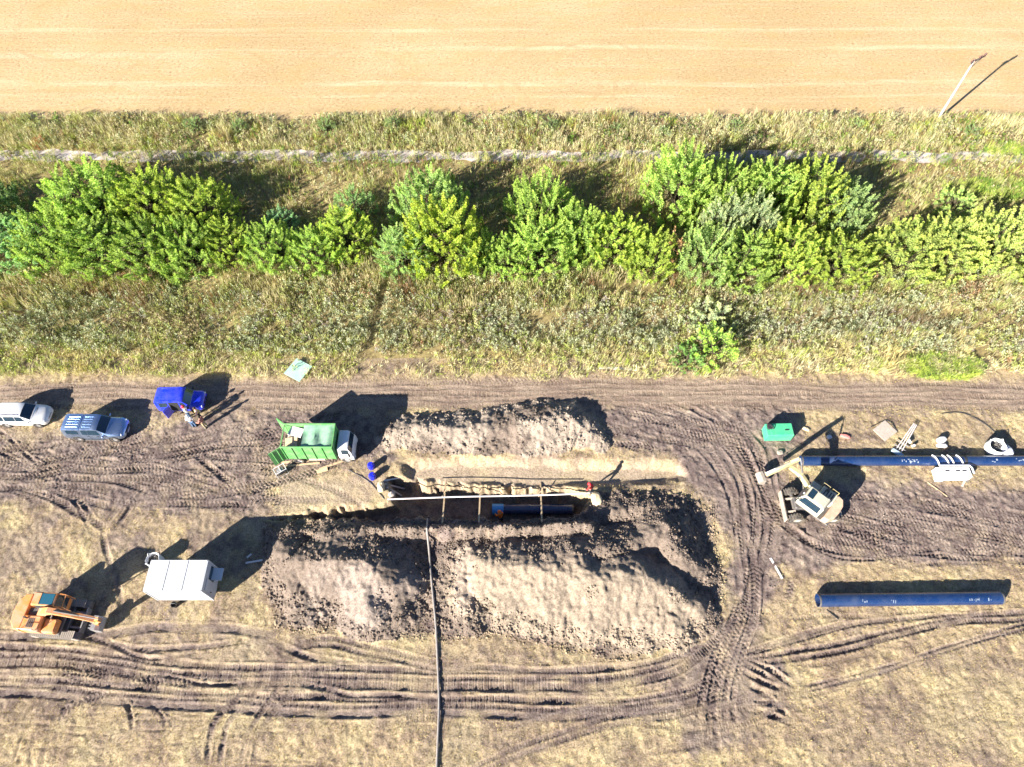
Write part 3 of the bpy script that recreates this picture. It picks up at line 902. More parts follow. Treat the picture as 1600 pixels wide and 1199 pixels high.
Y1_, Y2_, Y3_, Y4_ = G(800, 590).y, G(800, 540).y, G(800, 478).y, G(800, 432).y
meadow = [
    grass_layer(10500, Y1_, Y2_ + 1.2, .5, .2, {'gold': 2, 'straw': 4, 'lime': 1.6, 'olive': 1.6, 'pale': 2, 'brown': .6}, 500, nb=8, edge=1.6, lean=(.15, .1), thr=.42),
    weed_layer(1500, Y1_ + .5, Y2_ + .5, .55, .2, {'olive': 3, 'lime': 2, 'straw': 3, 'rust': .4}, 510, nl=20),
    weed_layer(9200, Y2_ - 1.0, Y3_ + 1.0, .85, .25, {'dark': 1.2, 'grey': 5, 'sage': 3, 'mauve': 1.6, 'olive': 4, 'brown': 1.8, 'straw': 1}, 520, nl=27, patch=3.2),
    grass_layer(4800, Y2_ - .5, Y3_ + .6, .7, .25, {'straw': 2, 'olive': 4, 'grey': 3, 'brown': 1.6}, 530, nb=7, patch=3),
    grass_layer(7800, Y3_ - .6, Y4_ + .4, .95, .25, {'straw': 4, 'gold': 1.5, 'olive': 4, 'dark': .6, 'brown': 1.6, 'rust': .7}, 540, nb=8, patch=3),
    weed_layer(4200, Y3_, Y4_ + .3, .95, .25, {'olive': 3, 'sage': 2, 'straw': 2, 'rust': .7, 'brown': 1}, 550, nl=23),
]
def patch_grass(px, py, rx, ry, n, h, weights, seed, nb=9):
    c = G(px, py); a = rv.random(n) * 6.283; q = np.sqrt(rv.random(n))
    x, y = c.x + np.cos(a) * q * rx, c.y + np.sin(a) * q * ry
    return blades(np.stack([x, y, np.zeros(n)], 1), h * (.6 + .7 * rv.random(n)), nb, .022, .26, pick_cols(n, weights, x, y, rv, seed, 1.5), rv)
meadow += [patch_grass(1470, 575, 3.6, 1.3, 900, .55, {'lime': 3, 'green': 2.4, 'olive': 1, 'straw': 1}, 700), patch_grass(1560, 300, 6, 1.6, 900, .7, {'green': 2, 'lime': 2, 'olive': 2}, 710), patch_grass(1585, 236, 3.5, 1.0, 400, .6, {'green': 3, 'lime': 2}, 720)]
stuff_object('meadow_weeds', meadow, 'band of tall dry grass and grey green weeds between the trees and the dirt road', 'weeds')
PY0 = PATH_Y0
belt = [
    grass_layer(18000, Y4_, PY0 + .3, .75, .25, {'olive': 3, 'straw': 3, 'gold': 1.5, 'lime': 1.2, 'brown': 1.4, 'rust': .7, 'green': .8}, 560, nb=8, patch=3.5),
    weed_layer(5200, Y4_, PY0 - .2, .8, .3, {'olive': 3, 'dark': 1.2, 'green': 1.4, 'straw': 2, 'brown': 1.4, 'sage': 1}, 570, nl=22, patch=3),
    # tufts hanging over the path
    grass_layer(620, PY0 - .2, PATH_Y1 + .2, .5, .2, {'straw': 3, 'olive': 2, 'green': 1, 'brown': 1}, 580, nb=12, patch=1.0),
    weed_layer(300, PY0, PATH_Y1 + .2, .75, .2, {'olive': 2, 'dark': 1, 'green': 1.4, 'straw': 2}, 585, nl=30, patch=1.0),
]
def path_clumps(seed):
    r_ = np.random.default_rng(seed)
    xs_, ys_ = [], []
    x = -62.0
    while x < 62:
        x += r_.uniform(.7, 2.1)
        n = int(r_.integers(6, 16)); w = r_.uniform(.12, .4); y0 = r_.choice([PATH_Y0, PATH_Y1]) if r_.random() < .6 else r_.uniform(PATH_Y0, PATH_Y1)
        xs_.append(x + r_.normal(0, w, n)); ys_.append(y0 + r_.normal(0, .45, n))
    x, y = np.concatenate(xs_), np.concatenate(ys_)
    P = np.stack([x, y, np.zeros(len(x))], 1)
    a = blades(P, .45 + .5 * r_.random(len(x)), 9, .024, .25, pick_cols(len(x), {'straw': 3, 'olive': 3, 'green': 1.4, 'brown': 1}, x, y, r_, 741, 1.2), r_)
    k = r_.random(len(x)) < .4
    b = weeds(P[k], .5 + .5 * r_.random(k.sum()), 26, .12, .2 + .15 * r_.random(k.sum()), pick_cols(int(k.sum()), {'olive': 3, 'dark': 1.5, 'green': 1.4, 'straw': 2}, x[k], y[k], r_, 745, 1.2), r_)
    return [a, b]
belt += path_clumps(33)
stuff_object('undergrowth', belt, 'rough grass and weeds around the trees up to the pale path', 'undergrowth')
verge = [
    grass_layer(12000, PATH_Y1 - .1, FIELD_Y + .4, .8, .25, {'straw': 4, 'pale': 2, 'olive': 2.6, 'gold': 1.4, 'brown': 1.2, 'rust': .5, 'lime': .8}, 590, nb=8, edge=.8),
    weed_layer(5000, PATH_Y1, FIELD_Y + .2, .9, .3, {'olive': 3, 'sage': 2, 'straw': 3, 'brown': 1.4, 'dark': .8, 'green': .8}, 600, nl=23),
]
stuff_object('verge_weeds', verge, 'weedy verge between the pale path and the golden stubble field', 'weeds')

# stubble and straw lying on the worksite
def litter(n, seed):
    r_ = np.random.default_rng(seed)
    idx = np.flatnonzero(((mud < .5) & (heap_id == 0) & (sand < .3) & (tf < .02)).ravel())
    pick = r_.choice(idx, n)
    P = VV[pick].astype(float) + np.concatenate([(r_.random((n, 2)) - .5) * CELL, np.zeros((n, 1)) - .005], 1)
    P = P[vis(P[:, 0], P[:, 1], 3)]
    f = fbm(P[:, 0], P[:, 1], 1.8, 170, 3)
    c = np.where((f > .5)[:, None], np.array([(.47, .37, .17)]), np.array([(.36, .27, .13)])) * (.7 + .6 * r_.random((len(P), 1)))
    return blades(P, np.full(len(P), .10) * (.5 + r_.random(len(P)) * 1.1), 3, .02, .12, c, r_)
stuff_object('stubble', [litter(42000, 9)], 'short dry straw stubble on the worksite ground', 'stubble')

# trees ---------------------------------------------------------------------
def tree_proto(seed, h, rad, shoots, lps, leaf, base_c, shoot_len=1.5, up=.75, dead=False):
    r_ = np.random.default_rng(seed)
    tb = MB()
    limbs = []
    n_l = 7
    for k in range(n_l):
        a = 2 * math.pi * (k + r_.random() * .7) / n_l
        q = rad * (.35 + .45 * r_.random()); zt = h * (.45 + .3 * r_.random())
        p0 = Vector((.12 * math.cos(a), .12 * math.sin(a), 0)); p3 = Vector((q * math.cos(a), q * math.sin(a), zt))
        p1 = p0.lerp(p3, .33) + Vector((0, 0, zt * .12)); p2 = p0.lerp(p3, .66) + Vector((0, 0, zt * .1))
        tb.tube([p0, p1, p2, p3], [.09, .06, .04, .02], 6)
        limbs.append((p0, p1, p2, p3))
    tb.tube([(0, 0, -.1), (.02, .01, h * .3), (.05, -.03, h * .6), (.0, .02, h * .86)], [.17, .13, .08, .02], 7)
    vs, qs, cs = [], [], []
    cnt = 0
    for k in range(shoots):
        th = 2 * math.pi * ((k * .618034) % 1) + r_.normal(0, .2)
        u = (k + .5) / shoots
        lev = .10 + .90 * u ** .8 if not dead else .3 + .7 * u
        env = math.sqrt(max(0.0, 1 - max(0, (lev - .38) / .68) ** 2)) * (.75 + .25 * min(1, lev / .3))
        rr = rad * env * ((.8 + .27 * r_.random()) if r_.random() < .72 else (.2 + .6 * r_.random()))
        tip = np.array([math.cos(th) * rr, math.sin(th) * rr, h * lev * (.84 + .30 * r_.random())])
        d = np.array([math.cos(th) * (1 - up) * 1.5, math.sin(th) * (1 - up) * 1.5, up]) + r_.normal(0, .13, 3)
        d /= np.linalg.norm(d)
        sl = shoot_len * (.65 + .7 * r_.random())
        start = tip - d * sl
        if k % 3 == 0:
            lb = limbs[k % n_l]
            tb.tube([lb[3] if start[2] > lb[2].z else lb[1], Vector(start), Vector(tip)], [.03, .02, .006], 4, caps=False)
        N = int(lps * (.7 + .6 * r_.random()))
        t = r_.random(N) ** .8
        ax = start[None] + d[None] * (sl * t)[:, None]
        rw = .235 * (1.12 - t) ** .7 * (.6 + .6 * r_.random())
        off = r_.normal(0, 1, (N, 3)); off /= np.linalg.norm(off, axis=1)[:, None]
        c = ax + off * (rw * np.sqrt(r_.random(N)))[:, None]
        ld = off * .8 + d * .7 + r_.normal(0, .25, (N, 3)); ld /= np.linalg.norm(ld, axis=1)[:, None]
        sd = np.cross(ld, r_.normal(0, 1, (N, 3))); sd /= np.linalg.norm(sd, axis=1)[:, None] + 1e-6
        Ls = (leaf * (.65 + .7 * r_.random(N)))[:, None]
        V = np.stack([c - ld * Ls * .45, c + sd * Ls * .33, c + ld * Ls * .6, c - sd * Ls * .33], 1).reshape(-1, 3)
        vs.append(V); b = cnt + np.arange(N)[:, None] * 4
        qs.append(b + np.array([0, 1, 2, 3])); cnt += 4 * N
        sh = .8 + .4 * r_.random()
        col = np.array(base_c)[None] * sh * (.75 + .5 * r_.random((N, 1)))
        col = col * (1 + np.array([.35, .12, -.1])[None] * (t[:, None] - .4) * .8)
        cs.append(np.repeat(col, 4, 0))
    crown = quad_mesh('crown', np.concatenate(vs), np.concatenate(qs), M_LEAF, np.clip(np.concatenate(cs), 0, 1))
    trunk = tb.mesh('trunk', M_BARK, smooth=True, fix=False)
    return crown, trunk
GREEN = (.40, .535, .14)
PROTO = [tree_proto(s, 6.0, 2.6, sh, lp, .115, GREEN, sl, up) for s, sh, lp, sl, up in
         ((1, 185, 165, 1.7, .87), (2, 200, 155, 1.55, .83), (3, 175, 175, 2.0, .91), (4, 195, 155, 1.5, .8), (5, 185, 165, 1.8, .89), (6, 190, 160, 1.5, .85))]
PROTO_BUSH = [tree_proto(s, 3.0, 1.7, 60, 130, .10, GREEN, .9, .78) for s in (11, 12, 13)]
PROTO_DEAD = [tree_proto(21, 5.5, 1.3, 30, 40, .17, (.42, .27, .15), 1.3, .85, True)]
def plant_tree(name, cx, cy, h, wpx, label, cat, group, tint=(1, 1, 1), protos=None, k=0, zf=.55, base_h=6.0, base_r=2.6):
    h = h * .88
    p = G(cx, cy, h * zf); p.z = 0
    s = F_PX / (p.y * CD + CAM_H * SD)
    sr = wpx / s / 2 / base_r
    rz = random.uniform(0, 6.28)
    o = thing(name, label, cat, p, rz, group)
    cm, tm = (protos or PROTO)[k]
    c = link('crown', cm, o); t = link('trunk', tm, o)
    for q in (c, t): q.scale = (sr, sr, h / base_h)
    v = random.uniform(.86, 1.12)
    c.color = (tint[0] * v, tint[1] * v, tint[2] * v, 1)
    return o
# (crown centre x, y in the photograph, height, crown width in pixels, label, tint)
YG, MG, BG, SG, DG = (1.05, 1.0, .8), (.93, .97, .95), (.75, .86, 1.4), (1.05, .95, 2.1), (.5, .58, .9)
TREES = [
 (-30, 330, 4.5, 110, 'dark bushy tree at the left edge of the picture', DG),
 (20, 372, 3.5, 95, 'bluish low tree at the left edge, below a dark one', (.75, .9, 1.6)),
 (80, 366, 5.0, 110, 'left one of the two front trees in the leftmost bright clump', MG),
 (145, 376, 5.0, 95, 'right one of the two front trees in the leftmost bright clump', MG),
 (130, 308, 5.8, 125, 'tall tree at the back of the leftmost bright clump', MG),
 (228, 306, 5.6, 95, 'tall narrow tree reaching the path, second from the left at the back', YG),
 (222, 378, 5.0, 95, 'front tree just right of the first shadowed gap', MG),
 (306, 320, 5.2, 95, 'back tree left of the large dark shadow patch', YG),
 (285, 380, 4.8, 90, 'front tree between two taller bright trees, third clump', MG),
 (356, 372, 4.2, 66, 'slim yellow green tree ending the third clump at the right', YG),
 (418, 382, 4.2, 78, 'short front tree below the large dark shadow patch', MG),
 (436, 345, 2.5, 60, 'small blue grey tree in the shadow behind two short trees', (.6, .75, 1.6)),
 (492, 385, 4.0, 76, 'short round front tree left of a yellow gap', MG),
 (536, 362, 4.4, 78, 'spreading front tree just left of the wide dark gap', YG),
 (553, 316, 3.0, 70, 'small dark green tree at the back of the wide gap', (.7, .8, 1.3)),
 (628, 388, 4.6, 76, 'front tree at the left foot of the brightest tall tree', (.85, .9, 1.4)),
 (668, 312, 5.6, 100, 'back tree beside the top of the brightest tall tree', (.9, .95, 1.3)),
 (692, 365, 6.8, 110, 'brightest yellow green tree, tall, in the middle left of the belt', (1.15, 1.06, .7)),
 (752, 392, 3.8, 62, 'low front tree right of the brightest tall tree', MG),
 (795, 398, 3.8, 62, 'low front tree left of the long central clump', MG),
 (846, 314, 5.6, 90, 'back tree on the left end of the long central clump', MG),
 (842, 382, 5.0, 90, 'front tree on the left end of the long central clump', MG),
 (905, 362, 5.4, 85, 'tree in the central clump, second along the front', MG),
 (962, 372, 5.2, 85, 'tree in the central clump, third along the front', YG),
 (1016, 392, 4.8, 72, 'front tree just left of the dead brown tree', YG),
 (1066, 280, 7.6, 95, 'tallest back tree, covering the path, above the dead brown tree', MG),
 (1130, 292, 6.6, 90, 'back tree right of the tallest tree', MG),
 (1200, 295, 6.4, 90, 'back tree in the middle of the right hand row', MG),
 (1272, 298, 6.6, 95, 'back tree second from the right end of the back row', YG),
 (1322, 318, 5.4, 75, 'greyer tree at the right end of the back row', (.9, .92, 1.5)),
 (1140, 340, 5.8, 66, 'silvery left tree of the two pale trees in the right clump', SG),
 (1182, 340, 5.8, 58, 'silvery right tree of the two pale trees in the right clump', SG),
 (1108, 392, 5.2, 85, 'front tree just right of the dead brown tree', (.92, .95, 1.3)),
 (1165, 402, 5.0, 85, 'front tree below the two silvery trees', MG),
 (1236, 390, 5.0, 90, 'front tree in the right clump below the dark hollow', YG),
 (1312, 402, 4.6, 90, 'front tree at the right end before the narrow gap', YG),
 (1422, 386, 5.0, 95, 'front tree just right of the narrow gap', (1.1, 1.0, 1.1)),
 (1484, 380, 5.0, 95, 'middle tree of the rightmost bright clump', (1.15, 1.02, 1.2)),
 (1560, 372, 5.2, 105, 'tree nearest the right edge in the rightmost clump', (1.2, 1.06, 1.3)),
 (1640, 385, 5.2, 110, 'tree cut by the right edge of the picture', (1.15, 1.02, 1.2)),
 (1495, 312, 2.6, 60, 'small bright tree behind the rightmost clump', (1.0, 1.0, 1.3)),
]
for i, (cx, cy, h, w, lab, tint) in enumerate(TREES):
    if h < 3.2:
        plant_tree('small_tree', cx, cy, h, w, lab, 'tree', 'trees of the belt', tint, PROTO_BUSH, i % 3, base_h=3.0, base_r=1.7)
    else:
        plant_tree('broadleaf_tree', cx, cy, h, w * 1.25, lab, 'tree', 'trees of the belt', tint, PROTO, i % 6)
plant_tree('dead_tree', 1055, 388, 4.6, 44, 'dead tree with brown leaves among the green trees', 'tree', 'trees of the belt', (1, 1, 1), PROTO_DEAD, 0, base_h=5.5, base_r=1.3)
plant_tree('willow_shrub', 1114, 536, 3.0, 84, 'bright green shrub standing alone in the meadow by the dirt road', 'shrub', 'shrubs in the meadow', (1.0, 1.05, 1.0), PROTO_BUSH, 0, base_h=3.0, base_r=1.7)
plant_tree('willow_shrub', 1076, 556, 1.7, 56, 'low green shrub left of the bright green one by the dirt road', 'shrub', 'shrubs in the meadow', (.75, .95, 1.2), PROTO_BUSH, 1, base_h=3.0, base_r=1.7)
plant_tree('willow_shrub', 1112, 500, 2.2, 96, 'pale sage shrub behind the bright green one in the meadow', 'shrub', 'shrubs in the meadow', (1.3, 1.1, 2.6), PROTO_BUSH, 2, base_h=3.0, base_r=1.7)
DARKB = [(300, 188, 1.6, 34), (372, 190, 1.5, 28), (510, 188, 1.8, 36), (612, 188, 1.6, 32), (190, 183, 1.2, 40), (62, 215, 1.3, 22), (862, 188, 1.5, 30), (960, 195, 1.4, 28), (1038, 200, 1.4, 26), (1150, 190, 1.3, 30), (1340, 188, 1.3, 30), (1520, 200, 1.4, 34)]
WHERE = ['fourth dark shrub from the left along the field edge', 'dark shrub on the field edge near the third clump of trees', 'widest dark shrub on the field edge, left of centre', 'dark shrub on the field edge above the brightest tree',
         'low brownish shrub line on the field edge, left part', 'small rust brown shrub beside the path at far left', 'dark shrub on the field edge just right of centre', 'shrub on the field edge above the central tree clump',
         'shrub on the field edge left above the tallest back tree', 'shrub on the field edge right above the tallest back tree', 'shrub on the field edge left of the power pole', 'shrub on the field edge right of the power pole']
for i, (cx, cy, h, w) in enumerate(DARKB):
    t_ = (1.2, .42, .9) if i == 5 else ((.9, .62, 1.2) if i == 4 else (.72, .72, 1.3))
    plant_tree('field_shrub', cx, cy + 6, h, w, WHERE[i], 'shrub', 'shrubs along the field edge', t_, PROTO_BUSH, i % 3, base_h=3.0, base_r=1.7)
# ------------------------------------------------------------------ materials of things
M_WHITE = mat('white_paint', (.68, .69, .71), .35, coat=.3, var=.05, scale=2, dirt=(.40, .33, .26), dirt_amt=.6)
M_SILVER = mat('silver_paint', (.36, .50, .74), .27, metal=.92, coat=.5, dirt=(.40, .32, .24), dirt_amt=.25)
M_BLUE = mat('blue_paint', (.006, .03, .66), .25, coat=.6, dirt=(.30, .25, .22), dirt_amt=.22)
M_GLASS = mat('dark_glass', (.012, .03, .05), .06, spec=.8)
M_TYRE = mat('tyre_rubber', (.035, .033, .032), .85, dirt=(.28, .22, .16), dirt_amt=.7, scale=5)
M_RIM = mat('alloy', (.45, .45, .46), .35, metal=.7)
M_BLACK = mat('black_plastic', (.025, .025, .028), .6)
M_LAMP = mat('lamp_lens', (.75, .78, .8), .1, spec=.8)
M_RED = mat('red_lens', (.45, .02, .02), .2)
M_STEEL = mat('grey_steel', (.32, .32, .33), .5, metal=.5, var=.2, scale=5, dirt=(.3, .23, .17), dirt_amt=.5)
M_DSTEEL = mat('dark_steel', (.09, .09, .095), .55, metal=.3, dirt=(.28, .22, .16), dirt_amt=.6)
M_GREEN = mat('truck_green', (.075, .30, .075), .5, var=.12, scale=3, dirt=(.28, .30, .2), dirt_amt=.6)
M_MINT = mat('mint_sheet', (.15, .33, .20), .7, var=.25, scale=1.6, dirt=(.38, .45, .40), dirt_amt=.8)
M_BIN = mat('bin_green', (.05, .46, .21), .5, var=.12, scale=2, dirt=(.18, .30, .2), dirt_amt=.4)
M_BOARDG = mat('pale_green_board', (.33, .55, .44), .7, var=.12, scale=1.5, dirt=(.5, .5, .42), dirt_amt=.4)
M_ORANGE = mat('machine_orange', (.58, .22, .05), .55, var=.15, scale=2.5, dirt=(.46, .33, .26), dirt_amt=.95)
M_YELLOW = mat('machine_yellow', (.55, .45, .19), .5, var=.1, scale=3, dirt=(.45, .38, .29), dirt_amt=.85)
M_CABW = mat('cab_white', (.50, .48, .38), .4, var=.12, scale=2.5, coat=.1, dirt=(.40, .33, .24), dirt_amt=.8)
M_DUST = mat('dusty_grey', (.30, .26, .22), .85, var=.15, scale=4)
M_WOOD = mat('pale_wood', (.48, .36, .22), .8, var=.25, scale=6)
M_WOODG = mat('grey_wood', (.40, .34, .29), .85, var=.2, scale=5)
M_PIPE = mat('pipe_coating', (.006, .024, .09), .2, spec=.7, coat=.5, dirt=(.04, .06, .11), dirt_amt=.5, scale=1.5)
M_PE = mat('white_hose', (.62, .58, .58), .5, var=.12, scale=5)
M_HOSE = mat('grey_hose', (.22, .20, .185), .6, var=.2, scale=5)
M_BAG = mat('white_sack', (.58, .58, .60), .8, var=.1, scale=3, bump=.02)
M_SANDBAG = mat('cream_sack', (.62, .50, .32), .9, var=.15, scale=4, bump=.02)
M_CONC = mat('pale_concrete', (.40, .37, .36), .8, var=.1, scale=3)
M_DRUM = mat('drum_blue', (.012, .02, .55), .35, coat=.3)
M_WAGON = mat('wagon_white', (.50, .52, .55), .45, var=.08, scale=1.2, dirt=(.34, .34, .29), dirt_amt=.5)
M_WAGONS = mat('wagon_side', (.40, .42, .46), .5, var=.08, scale=1.5, dirt=(.35, .30, .26), dirt_amt=.35)

def wheel(parent, pos, r, w, n=20, rim=M_RIM, name='wheel', tread=False):
    o = bpy.data.objects.new(name, None); o.empty_display_size = .1
    COL.objects.link(o); o.parent = parent; o.location = pos
    t = MB(); h = w / 2
    t.lathe([(r * .58, -h * .9), (r * .82, -h), (r * .96, -h * .8), (r, -h * .4), (r, h * .4), (r * .96, h * .8), (r * .82, h), (r * .58, h * .9), (r * .58, -h * .9)], axis='y', n=n)
    if tread:
        for k in range(16):
            a = 2 * math.pi * k / 16
            for sg in (-1, 1):
                c = Vector((math.cos(a + sg * .1) * r, sg * h * .45, math.sin(a + sg * .1) * r))
                t.box(c, (.06, h * .9, .09), rot=(0, -a, sg * .35))
    t.build('tyre', M_TYRE, o, smooth=True)
    d = MB()
    d.lathe([(1e-3, -h * .55), (r * .2, -h * .6), (r * .3, -h * .35), (r * .58, -h * .7), (r * .58, h * .7), (r * .3, h * .35), (r * .2, h * .6), (1e-3, h * .55)], axis='y', n=n)
    d.build('rim', rim, o, smooth=True)
    return o

class Shell:
    """lofted vehicle body: stations (x, z_sill, z_belt, z_roof, half_width_belt, half_width_roof)"""
    def __init__(s, st):
        s.st = st
    def ring(s, q):
        x, zb, zl, zr, w, wr = q
        return [(x, 0, zb), (x, w * .93, zb), (x, w, zb + (zl - zb) * .35), (x, w * .985, zl), (x, wr, zr - .05), (x, wr - .13, zr), (x, 0, zr + .025)]
    def at(s, i, k, side):
        i = min(max(i, 0), len(s.st) - 1.0001); a = int(i); t = i - a
        q = [u * (1 - t) + v * t for u, v in zip(s.st[a], s.st[a + 1])]
        r = s.ring(q)
        k = min(max(k, 0), 5.9999); b = int(k); f = k - b
        p = Vector(r[b]).lerp(Vector(r[b + 1]), f)
        p.y *= side
        return p
    def body(s, name, m, parent):
        mb = MB()
        n = 12
        for q in s.st:
            r = s.ring(q)
            mb.v += [tuple(p) for p in r] + [(p[0], -p[1], p[2]) for p in reversed(r[1:-1])]
        for i in range(len(s.st) - 1):
            for k in range(n):
                j = (k + 1) % n
                mb.f.append((i * n + k, i * n + j, (i + 1) * n + j, (i + 1) * n + k))
        mb.f.append(tuple(range(n - 1, -1, -1))); mb.f.append(tuple((len(s.st) - 1) * n + k for k in range(n)))
        return mb.build(name, m, parent, smooth=True)
    def panel(s, name, m, parent, i0, i1, k0, k1, side, off=.012, nu=4, nv=3, full=False, slant=(0, 0)):
        mb = MB()
        cols = []
        if full:
            ks = [(k0 + (6 - k0) * t / nv, 1) for t in range(nv + 1)] + [(6 - (6 - k0) * t / nv, -1) for t in range(1, nv + 1)]
        else:
            ks = [(k0 + (k1 - k0) * t / nv, side) for t in range(nv + 1)]
        for kk, sd in ks:
            f = (kk - k0) / (k1 - k0 + 1e-9) if not full else 0
            for u in range(nu + 1):
                i = (i0 + slant[0] * f) + ((i1 + slant[1] * f) - (i0 + slant[0] * f)) * u / nu
                e = .02
                p = s.at(i, kk, sd)
                du = s.at(i + e, kk, sd) - s.at(i - e, kk, sd); dv = s.at(i, kk + e, sd) - s.at(i, kk - e, sd)
                nn = du.cross(dv)
                if nn.length < 1e-9: nn = Vector((0, sd, .5))
                nn.normalize()
                out = Vector((0, p.y, p.z - .7)) + Vector((.0, 0, .01))
                if i1 >= i0 and full: out = Vector((p.x * .2 + (.6 if p.x > 0 else -.6), p.y * .3, 1))
                if nn.dot(out) < 0: nn = -nn
                mb.v.append(tuple(p + nn * off))
        for a in range(len(ks) - 1):
            for u in range(nu):
                b = a * (nu + 1) + u
                mb.f.append((b, b + 1, b + nu + 2, b + nu + 1))
        return mb.build(name, m, parent, smooth=True)

def seams(S, root, cuts, k1=3.05):
    for i in cuts:
        for sd in (1, -1): S.panel('door_seam', M_BLACK, root, i - .016, i + .016, 1.3, k1, sd, off=.006, nu=1, nv=4)
def arches(root, spots, r, y):
    for x in spots:
        for sd in (1, -1):
            MB().lathe([(r * .85, -.01), (r * 1.18, -.012), (r * 1.2, .0), (r * 1.18, .012), (r * .85, .01), (r * .85, -.01)], c=(x, sd * y, r), axis='y', n=24).build('wheel_arch', M_BLACK, root, smooth=True)
def lamps(root, x, y, z, rear_x, rz, sx=.08, sy=.3, sz=.16):
    for sg in (-1, 1):
        MB().box((x, sg * y, z), (sx, sy, sz), rot=(0, 0, -sg * .35), ch=.02).build('headlight', M_LAMP, root)
        MB().box((rear_x, sg * y * 1.02, rz), (.06, .16, .3), ch=.02).build('tail_light', M_RED, root)

# white estate car at the left edge
def white_car():
    base = G(40, 668)
    o = thing('estate_car', 'white estate car cut by the left edge of the picture', 'car', (-36.95 - 2.1, base.y + .82, 0), 0)
    o.scale = (.88, .9, .9)
    st = [(-2.35, .42, .85, 1.05, .74, .60), (-2.25, .30, .95, 1.42, .86, .66), (-1.6, .26, 1.0, 1.68, .92, .70), (-.3, .26, 1.0, 1.72, .93, .71), (.35, .26, .98, 1.66, .93, .70),
          (1.15, .26, .96, 1.09, .92, .80), (1.9, .27, .88, .97, .88, .74), (2.2, .32, .74, .84, .80, .66), (2.36, .40, .60, .68, .62, .5)]
    S = Shell(st); S.body('body', M_WHITE, o)
    S.panel('windshield', M_GLASS, o, 4.08, 4.92, 4.25, 6, 1, full=True)
    S.panel('rear_window', M_GLASS, o, 1.05, 1.7, 4.5, 6, 1, full=True)
    for sd in (1, -1):
        S.panel('side_window', M_GLASS, o, 1.35, 2.3, 3.15, 3.9, sd); S.panel('side_window', M_GLASS, o, 2.36, 3.2, 3.12, 3.9, sd)
        S.panel('side_window', M_GLASS, o, 3.26, 4.45, 3.12, 3.9, sd, slant=(0, -.25))
        MB().box((.95, sd * 1.02, 1.05), (.12, .2, .14), ch=.03).build('mirror', M_WHITE, o)
        MB().tube([(-1.5, sd * .62, 1.71), (-1.4, sd * .62, 1.77), (.1, sd * .62, 1.76), (.25, sd * .62, 1.69)], .02, 6).build('roof_rail', M_BLACK, o)
        for hx in (-.75, .25): MB().box((hx, sd * .945, .9), (.2, .03, .04)).build('door_handle', M_WHITE, o)
        for x in (-1.4, 1.42): wheel(o, (x, sd * .82, .33), .33, .22)
    seams(S, o, (1.5, 2.33, 3.4, 4.7)); arches(o, (-1.4, 1.42), .33, .925)
    lamps(o, 2.12, .62, .74, -2.32, .95)
    MB().box((2.33, 0, .62), (.06, .7, .12), ch=.02).build('grille', M_BLACK, o)
    MB().box((2.365, 0, .45), (.02, .5, .11)).build('number_plate', M_WHITE, o)
    MB().box((1.35, .2, 1.075), (.03, .6, .02), rot=(0, .15, 0)).build('wiper', M_BLACK, o)
white_car()

def pickup():
    near = G(147, 690)
    o = thing('pickup_truck', 'silver pickup with ribbed canopy and roof, parked between the white and the blue car', 'pickup', (-32.75, near.y + .87, 0), R(-1))
    o.scale = (.88, .92, .92)
    st = [(-2.65, .5, .98, 1.30, .82, .66), (-2.55, .42, 1.06, 1.70, .92, .76), (-2.3, .36, 1.1, 1.78, .95, .78), (-.98, .32, 1.1, 1.80, .96, .79), (-.93, .32, 1.1, 1.70, .95, .76), (-.87, .32, 1.1, 1.80, .96, .77),
          (.2, .32, 1.08, 1.82, .96, .76), (.55, .32, 1.06, 1.76, .96, .74), (1.25, .32, 1.02, 1.17, .95, .84), (2.1, .34, .98, 1.07, .93, .80), (2.5, .42, .82, .92, .84, .7), (2.66, .5, .66, .74, .66, .55)]
    S = Shell(st); S.body('body', M_SILVER, o)
    S.panel('windshield', M_GLASS, o, 7.08, 7.93, 4.25, 6, 1, full=True)
    S.panel('rear_window', M_GLASS, o, .3, .95, 4.6, 6, 1, full=True)
    for sd in (1, -1):
        S.panel('canopy_window', M_GLASS, o, 2.1, 2.9, 3.2, 3.85, sd)
        S.panel('side_window', M_GLASS, o, 5.06, 5.5, 3.12, 3.88, sd); S.panel('side_window', M_GLASS, o, 5.56, 7.35, 3.12, 3.88, sd, slant=(0, -.3))
        MB().box((1.0, sd * 1.07, 1.12), (.13, .22, .18), ch=.03).build('mirror', M_SILVER, o)
        MB().box((-.1, sd * .99, .40), (1.7, .12, .05), ch=.02).build('side_step', M_BLACK, o)
        for hx in (-.35, .5): MB().box((hx, sd * .975, 1.0), (.2, .03, .04)).build('door_handle', M_BLACK, o)
        for x in (-1.55, 1.65): wheel(o, (x, sd * .84, .38), .38, .26)
    for k in range(5):
        y = -.5 + k * .25
        MB().bar((-2.15, y, 1.815), (-1.1, y, 1.825), .05, .03).build('canopy_rib', M_SILVER, o)
        MB().bar((-.7, y, 1.828), (.1, y, 1.845), .05, .03).build('roof_rib', M_SILVER, o)
    seams(S, o, (4.0, 5.53, 7.5)); arches(o, (-1.55, 1.65), .38, .95)
    lamps(o, 2.42, .68, .85, -2.62, 1.0)
    MB().box((2.64, 0, .68), (.06, .9, .2), ch=.02).build('grille', M_BLACK, o)
    MB().box((2.70, 0, .48), (.02, .5, .11)).build('number_plate', M_WHITE, o)
    MB().box((-2.68, 0, .5), (.14, 1.5, .14), ch=.03).build('rear_bumper', M_BLACK, o)
pickup()

